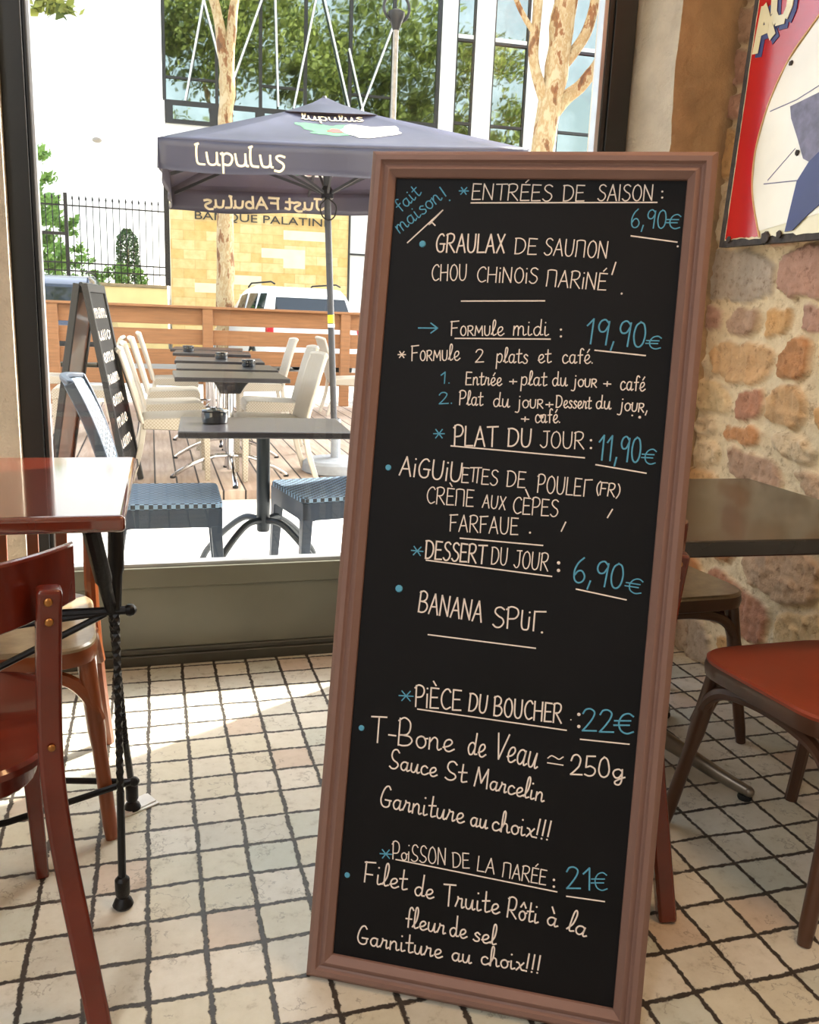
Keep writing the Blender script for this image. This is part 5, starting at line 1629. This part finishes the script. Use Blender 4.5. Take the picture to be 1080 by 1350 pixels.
tree('thick mottled plane tree with forking branches near the window frame', (6.72, 15.0, -0.2),
     [('trunk', [(6.72, 15, -0.2), (6.70, 15, 2.0), (6.71, 15, 4.0), (6.80, 15, 4.8), (6.86, 15, 5.4), (6.93, 15, 6.2), (6.98, 15, 7.4)], (0.22, 0.20)),
      ('branch', [(6.78, 15, 4.55), (7.10, 15, 4.95), (7.42, 14.95, 5.25), (7.70, 14.9, 5.75), (7.8, 14.9, 6.8)], (0.13, 0.09)),
      ('branch', [(6.86, 15, 5.35), (7.22, 15.0, 5.75), (7.45, 15.0, 6.25), (7.6, 15, 7.4)], (0.11, 0.08)),
      ('branch', [(6.76, 15, 4.75), (6.50, 15, 5.25), (6.42, 15, 5.7), (6.44, 15, 6.4), (6.40, 15, 7.4)], (0.10, 0.075)),
      ('branch', [(6.42, 15, 5.9), (6.22, 15, 6.10), (6.0, 15, 6.45), (5.7, 15, 7.2)], (0.05, 0.035))],
     [((6.9, 15.0, 9.6), 2.4, 4200), ((9.0, 14.8, 9.2), 2.0, 3000), ((5.2, 15.8, 10.0), 2.1, 3200), ((7.4, 15.4, 11.8), 2.2, 2600), ((9.8, 16.4, 10.8), 2.0, 2600), ((8.2, 16.6, 8.4), 1.2, 1100), ((11.6, 17.0, 9.8), 1.9, 2400), ((5.75, 15.0, 6.75), 0.35, 60)], 200, size=0.10)
tree('shading plane tree standing beyond the right end of the terrace', (11.0, 13.2, -0.2),
     [('trunk', [(11, 13.2, -0.2), (11, 13.2, 2.0), (10.9, 13.2, 4.5), (10.8, 13.2, 6.5)], (0.22, 0.15))],
     [((10.6, 13.2, 7.4), 2.3, 3000), ((11.6, 14.6, 8.0), 2.0, 2000), ((9.9, 12.0, 6.4), 1.4, 1300)], 600, size=0.13)
tree('leafy plane tree overhanging the terrace, only a sprig showing at the top', (-3.6, 12.4, -0.2),
     [('trunk', [(-3.6, 12.4, -0.2), (-3.55, 12.4, 2.5), (-3.4, 12.4, 5.0), (-3.2, 12.4, 7.0)], (0.2, 0.13)),
      ('branch', [(-3.4, 12.4, 4.8), (-2.5, 12.3, 5.15), (-1.6, 12.2, 5.0), (-0.9, 12.0, 4.62)], (0.08, 0.012))],
     [((-3.0, 12.4, 7.4), 2.0, 2200), ((-0.9, 12.0, 4.62), 0.32, 150), ((-1.3, 12.1, 4.75), 0.3, 120), ((0.2, 12.4, 7.6), 1.7, 1500)], 300, size=0.085)
tree('bright green leafy tree rising behind the iron railings', (-2.75, 24.6, 1.35),
     [('trunk', [(-2.75, 24.6, 1.35), (-2.7, 24.6, 2.6), (-2.72, 24.6, 4.0)], (0.10, 0.05))],
     [((-2.75, 24.6, 2.3), 0.75, 1300), ((-2.75, 24.6, 3.4), 0.75, 1400), ((-2.7, 24.6, 4.4), 0.55, 800), ((-2.0, 24.6, 2.9), 0.4, 280), ((-1.8, 24.6, 2.2), 0.45, 280)], 400, lm='leaf_bush', size=0.085)
cb = thing('clipped_conifer', 'dark green clipped column conifer behind the iron railings', 'shrub', (-0.51, 23.5, 1.35))
lv = MB()
rq = random.Random(5)
for _ in range(3800):
    h = rq.random()
    rad = 0.33 * (1 - 0.25 * h) * min(1, (1 - h) * 5 + 0.35) * sqrt(rq.uniform(0.35, 1))
    a = rq.uniform(0, 2 * pi)
    q = Vector((rad * cos(a), rad * sin(a), 0.02 + h * 1.55))
    d = Vector((rq.gauss(0, 1), rq.gauss(0, 1), rq.gauss(0, 1))).normalized()
    e = d.orthogonal().normalized()
    g = d.cross(e)
    s = 0.032
    lv.add([q - e * s, q - g * s * 0.6, q + e * s, q + g * s * 0.6], [(0, 1, 2, 3)], True)
obj('foliage', lv, M['leaf_dark'], cb, angle=0)
obj('stem', MB().tube([(0, 0, 0), (0, 0, 1.2)], 0.03, 8), M['bark'], cb)
lw = thing('low_hedge', 'bright green low shrubs along the foot of the iron railings', 'shrub', (-1.25, 22.85, 1.35))
lv = MB()
for i in range(6):
    leaves(lv, (i * 0.26 - 0.45, 0, 0.42 + 0.08 * sin(i * 2)), 0.32, 260, 0.05, 500 + i)
obj('foliage', lv, M['leaf_bush'], lw, angle=0)

# street wall with iron railings
sw = thing('street_wall', 'low cream street wall with weathered coping under the iron railings', 'wall', (0, 22.0, -0.2))
obj('wall_body', MB().box((-12, 0, 0), (0.40, 0.3, 1.70)), M['wall_cream'], sw, angle=0)
obj('coping', MB().box((-12, -0.04, 1.70), (0.40, 0.34, 1.775)), M['coping'], sw, bevel=0.01)
fr_ = thing('iron_railing', 'black spear topped iron railings on the low cream wall', 'railing', (0, 22.15, 1.575))
rl = MB()
for z in (0.24, 0.42, 1.68):
    rl.box((-9, -0.012, z - 0.016), (0.36, 0.012, z + 0.016))
obj('rail', rl, M['iron'], fr_, angle=0)
br = MB()
k = 0
x = -8.9
while x < 0.34:
    br.tube([(x, 0, 0.0), (x, 0, 1.80)], 0.011, 6)
    br.lathe([(0.011, 1.80), (0.024, 1.84), (0.0, 1.92)], (x, 0, 0), 6)
    x += 0.145
obj('railing_bars', br, M['iron'], fr_, angle=0, kind='stuff')
for x, h in ((-1.80, 1.95), (-5.2, 1.95)):
    obj('railing_post', MB().box((x - 0.04, -0.04, 0), (x + 0.04, 0.04, h)), M['iron'], fr_, bevel=0.004)
obj('gate_bar', MB().box((-5.2, -0.02, 1.02), (-1.80, 0.02, 1.09)), M['iron'], fr_, angle=0)
obj('end_post', MB().box((0.36, -0.06, -0.0), (0.48, 0.06, 2.3)), M['iron'], fr_, bevel=0.004)

# white building behind the railings
wb = thing('white_building', 'plain pale building behind the iron railings, bleached by daylight', 'building', (-8.5, 36, 1.35))
obj('facade_wall', MB().box((-16, 0, 0), (9.4, 6, 15)), M['facade_white'], wb, angle=0)
obj('wall_lamp', MB().sphere((6.77, -0.12, 5.57), 0.17, 10, (1, 0.8, 0.55)).tube([(6.77, 0, 5.62), (6.77, -0.12, 5.62)], 0.03, 8), M['cast_metal'], wb)

# the bank
bk = thing('bank_building', 'bank building with golden stone wall, dark lettering and mirrored glass above', 'building', (0, 26, -0.2), radians(-4))
ZB = 0.2
obj('stone_wall', MB().box((0.58, 0.0, 0), (5.56, 0.4, 4.15 + ZB)), M['blocks'], bk, angle=0)
obj('white_panel', MB().box((0.52, 0.02, 4.15 + ZB), (8.05, 0.4, 5.92 + ZB)).box((6.35, 0.02, 0), (8.05, 0.4, 4.15 + ZB)), M['facade_white'], bk, angle=0)
wp = MB()
rq = random.Random(12)
for _ in range(11):
    i, j = rq.randint(0, 6), rq.randint(0, 12)
    wp.box((0.60 + i * 0.62, -0.006, j * 0.26 + 0.15), (0.60 + (i + rq.choice((1, 2))) * 0.62, 0.0, (j + 1) * 0.26 + 0.15))
obj('pale_block', wp, pbr('pale_limestone_block', (240, 226, 190), 0.85, var=0.08, scale=4), bk, angle=0)
obj('service_door', MB().box((5.62, 0.05, 0), (6.30, 0.4, 4.15 + ZB)), M['facade_white'], bk, angle=0)
obj('door_frame', MB().box((5.56, -0.02, 0), (5.62, 0.4, 4.15 + ZB)).box((6.30, -0.02, 0), (6.36, 0.4, 4.15 + ZB)).box((5.62, 0.0, 2.75 + ZB), (6.30, 0.06, 2.80 + ZB)), M['mullion'], bk, angle=0)
obj('window_band', MB().box((0.50, -0.05, 5.92 + ZB), (8.05, 0.3, 6.50 + ZB)), M['mullion'], bk, angle=0)
bw = MB()
for i in range(6):
    bw.box((0.72 + i * 1.22, -0.065, 6.02 + ZB), (1.68 + i * 1.22, -0.04, 6.36 + ZB))
obj('band_window', bw, M['facade_glass'], bk, angle=0)
mu = [0.50, 1.88, 3.05, 4.27, 5.51, 6.72, 8.02]
for a, b in zip(mu[:-1], mu[1:]):
    gp = obj('glass_panel', MB().box((a + 0.04, 0.06, 6.5 + ZB), (b - 0.04, 0.12, 14 + ZB)), M['facade_glass'], bk, angle=0)
for i, x in enumerate(mu):
    obj('mullion', MB().box((x - 0.045, -0.03, 6.5 + ZB), (x + 0.045, 0.16, 14 + ZB)), M['mullion'], bk, angle=0)
for i in (0, 2, 4):
    obj('transom', MB().box((mu[i], 0.0, 7.045 + ZB), (mu[i + 1], 0.1, 7.10 + ZB)), M['mullion'], bk, angle=0)
rods = MB()
for (u0, z0), (u1, z1) in (((1.56, 9.02), (2.07, 7.17)), ((3.2, 9.5), (2.35, 7.2)), ((3.42, 9.6), (3.53, 6.55)), ((4.60, 9.7), (3.95, 6.55)), ((4.66, 9.7), (5.52, 6.6)), ((5.45, 8.2), (5.90, 6.6)), ((6.75, 9.1), (5.80, 6.55)), ((1.60, 9.2), (1.05, 6.5))):
    rods.tube([(u0, -0.10, z0 + ZB), (u1, -0.10, z1 + ZB)], 0.028, 8)
obj('brace_rods', rods, M['rod'], bk)
for a, b in ((8.08, 8.52), (9.08, 9.62), (10.68, 11.70), (12.92, 13.5)):
    obj('white_pier', MB().box((a, -0.02, 0), (b, 0.4, 14 + ZB)), M['facade_white'], bk, angle=0)
for a, b in ((8.52, 9.08), (9.62, 10.68), (11.70, 12.92), (13.5, 16.0)):
    gp = obj('glass_strip', MB().box((a, 0.10, 0), (b, 0.2, 14 + ZB)), M['facade_glass'], bk, angle=0)
    fm = MB().box((a, 0.02, 0), (a + 0.05, 0.12, 14 + ZB)).box((b - 0.05, 0.02, 0), (b, 0.12, 14 + ZB))
    for z in (6.55, 8.75, 10.9):
        fm.box((a, 0.03, z + ZB), (b, 0.12, z + 0.07 + ZB))
    obj('strip_frame', fm, M['mullion'], gp, angle=0)
    obj('spandrel', MB().box((a + 0.05, 0.05, 8.82 + ZB), (b - 0.05, 0.11, 8.93 + ZB)), M['facade_white'], gp, angle=0)
obj('building_core', MB().box((0.5, 0.4, 0), (16, 9, 14.2 + ZB)), M['facade_white'], bk, angle=0)
def font_mesh(txt, size, ext):
    cu = bpy.data.curves.new('lettering_curve', 'FONT')
    cu.body = txt
    cu.size = size
    cu.extrude = ext
    tmp = bpy.data.objects.new('lettering_tmp', cu)
    COL.objects.link(tmp)
    bpy.context.view_layer.update()
    me = bpy.data.meshes.new_from_object(tmp.evaluated_get(bpy.context.evaluated_depsgraph_get()))
    bpy.data.objects.remove(tmp)
    return me
me = font_mesh('BANQUE PALATINE', 0.30, 0.012)
me.materials.clear()
me.materials.append(M['mullion'])
xs = [v.co.x for v in me.vertices]
w_ = max(xs) - min(xs)
for v in me.vertices:
    x, y, z = v.co
    v.co = (1.25 + (x - min(xs)) / w_ * 3.78, -0.03 - z, 3.485 + ZB + y)
lo_ = bpy.data.objects.new('dark_lettering', me)
COL.objects.link(lo_)
lo_.parent = bk

# lamp post
lpst = thing('lamp_post', 'slim grey lamp post with a round head beside the glass facade', 'lamp post', (3.70, 14.0, -0.2))
obj('post', MB().lathe([(0.09, 0), (0.09, 0.4), (0.05, 0.5), (0.042, 5.62)], (0, 0, 0), 16), M['cast_metal'], lpst)
hd = MB()
rg = [(0.20 * cos(2 * pi * i / 24), 0.0, 5.86 + 0.20 * sin(2 * pi * i / 24)) for i in range(25)]
hd.tube(rg, 0.022, 8)
hd.lathe([(0.05, 5.55), (0.09, 5.66), (0.13, 5.74), (0.13, 5.80), (0.05, 5.84)], (0, 0, 0), 16)
obj('lamp_head', hd, M['mullion'], lpst)
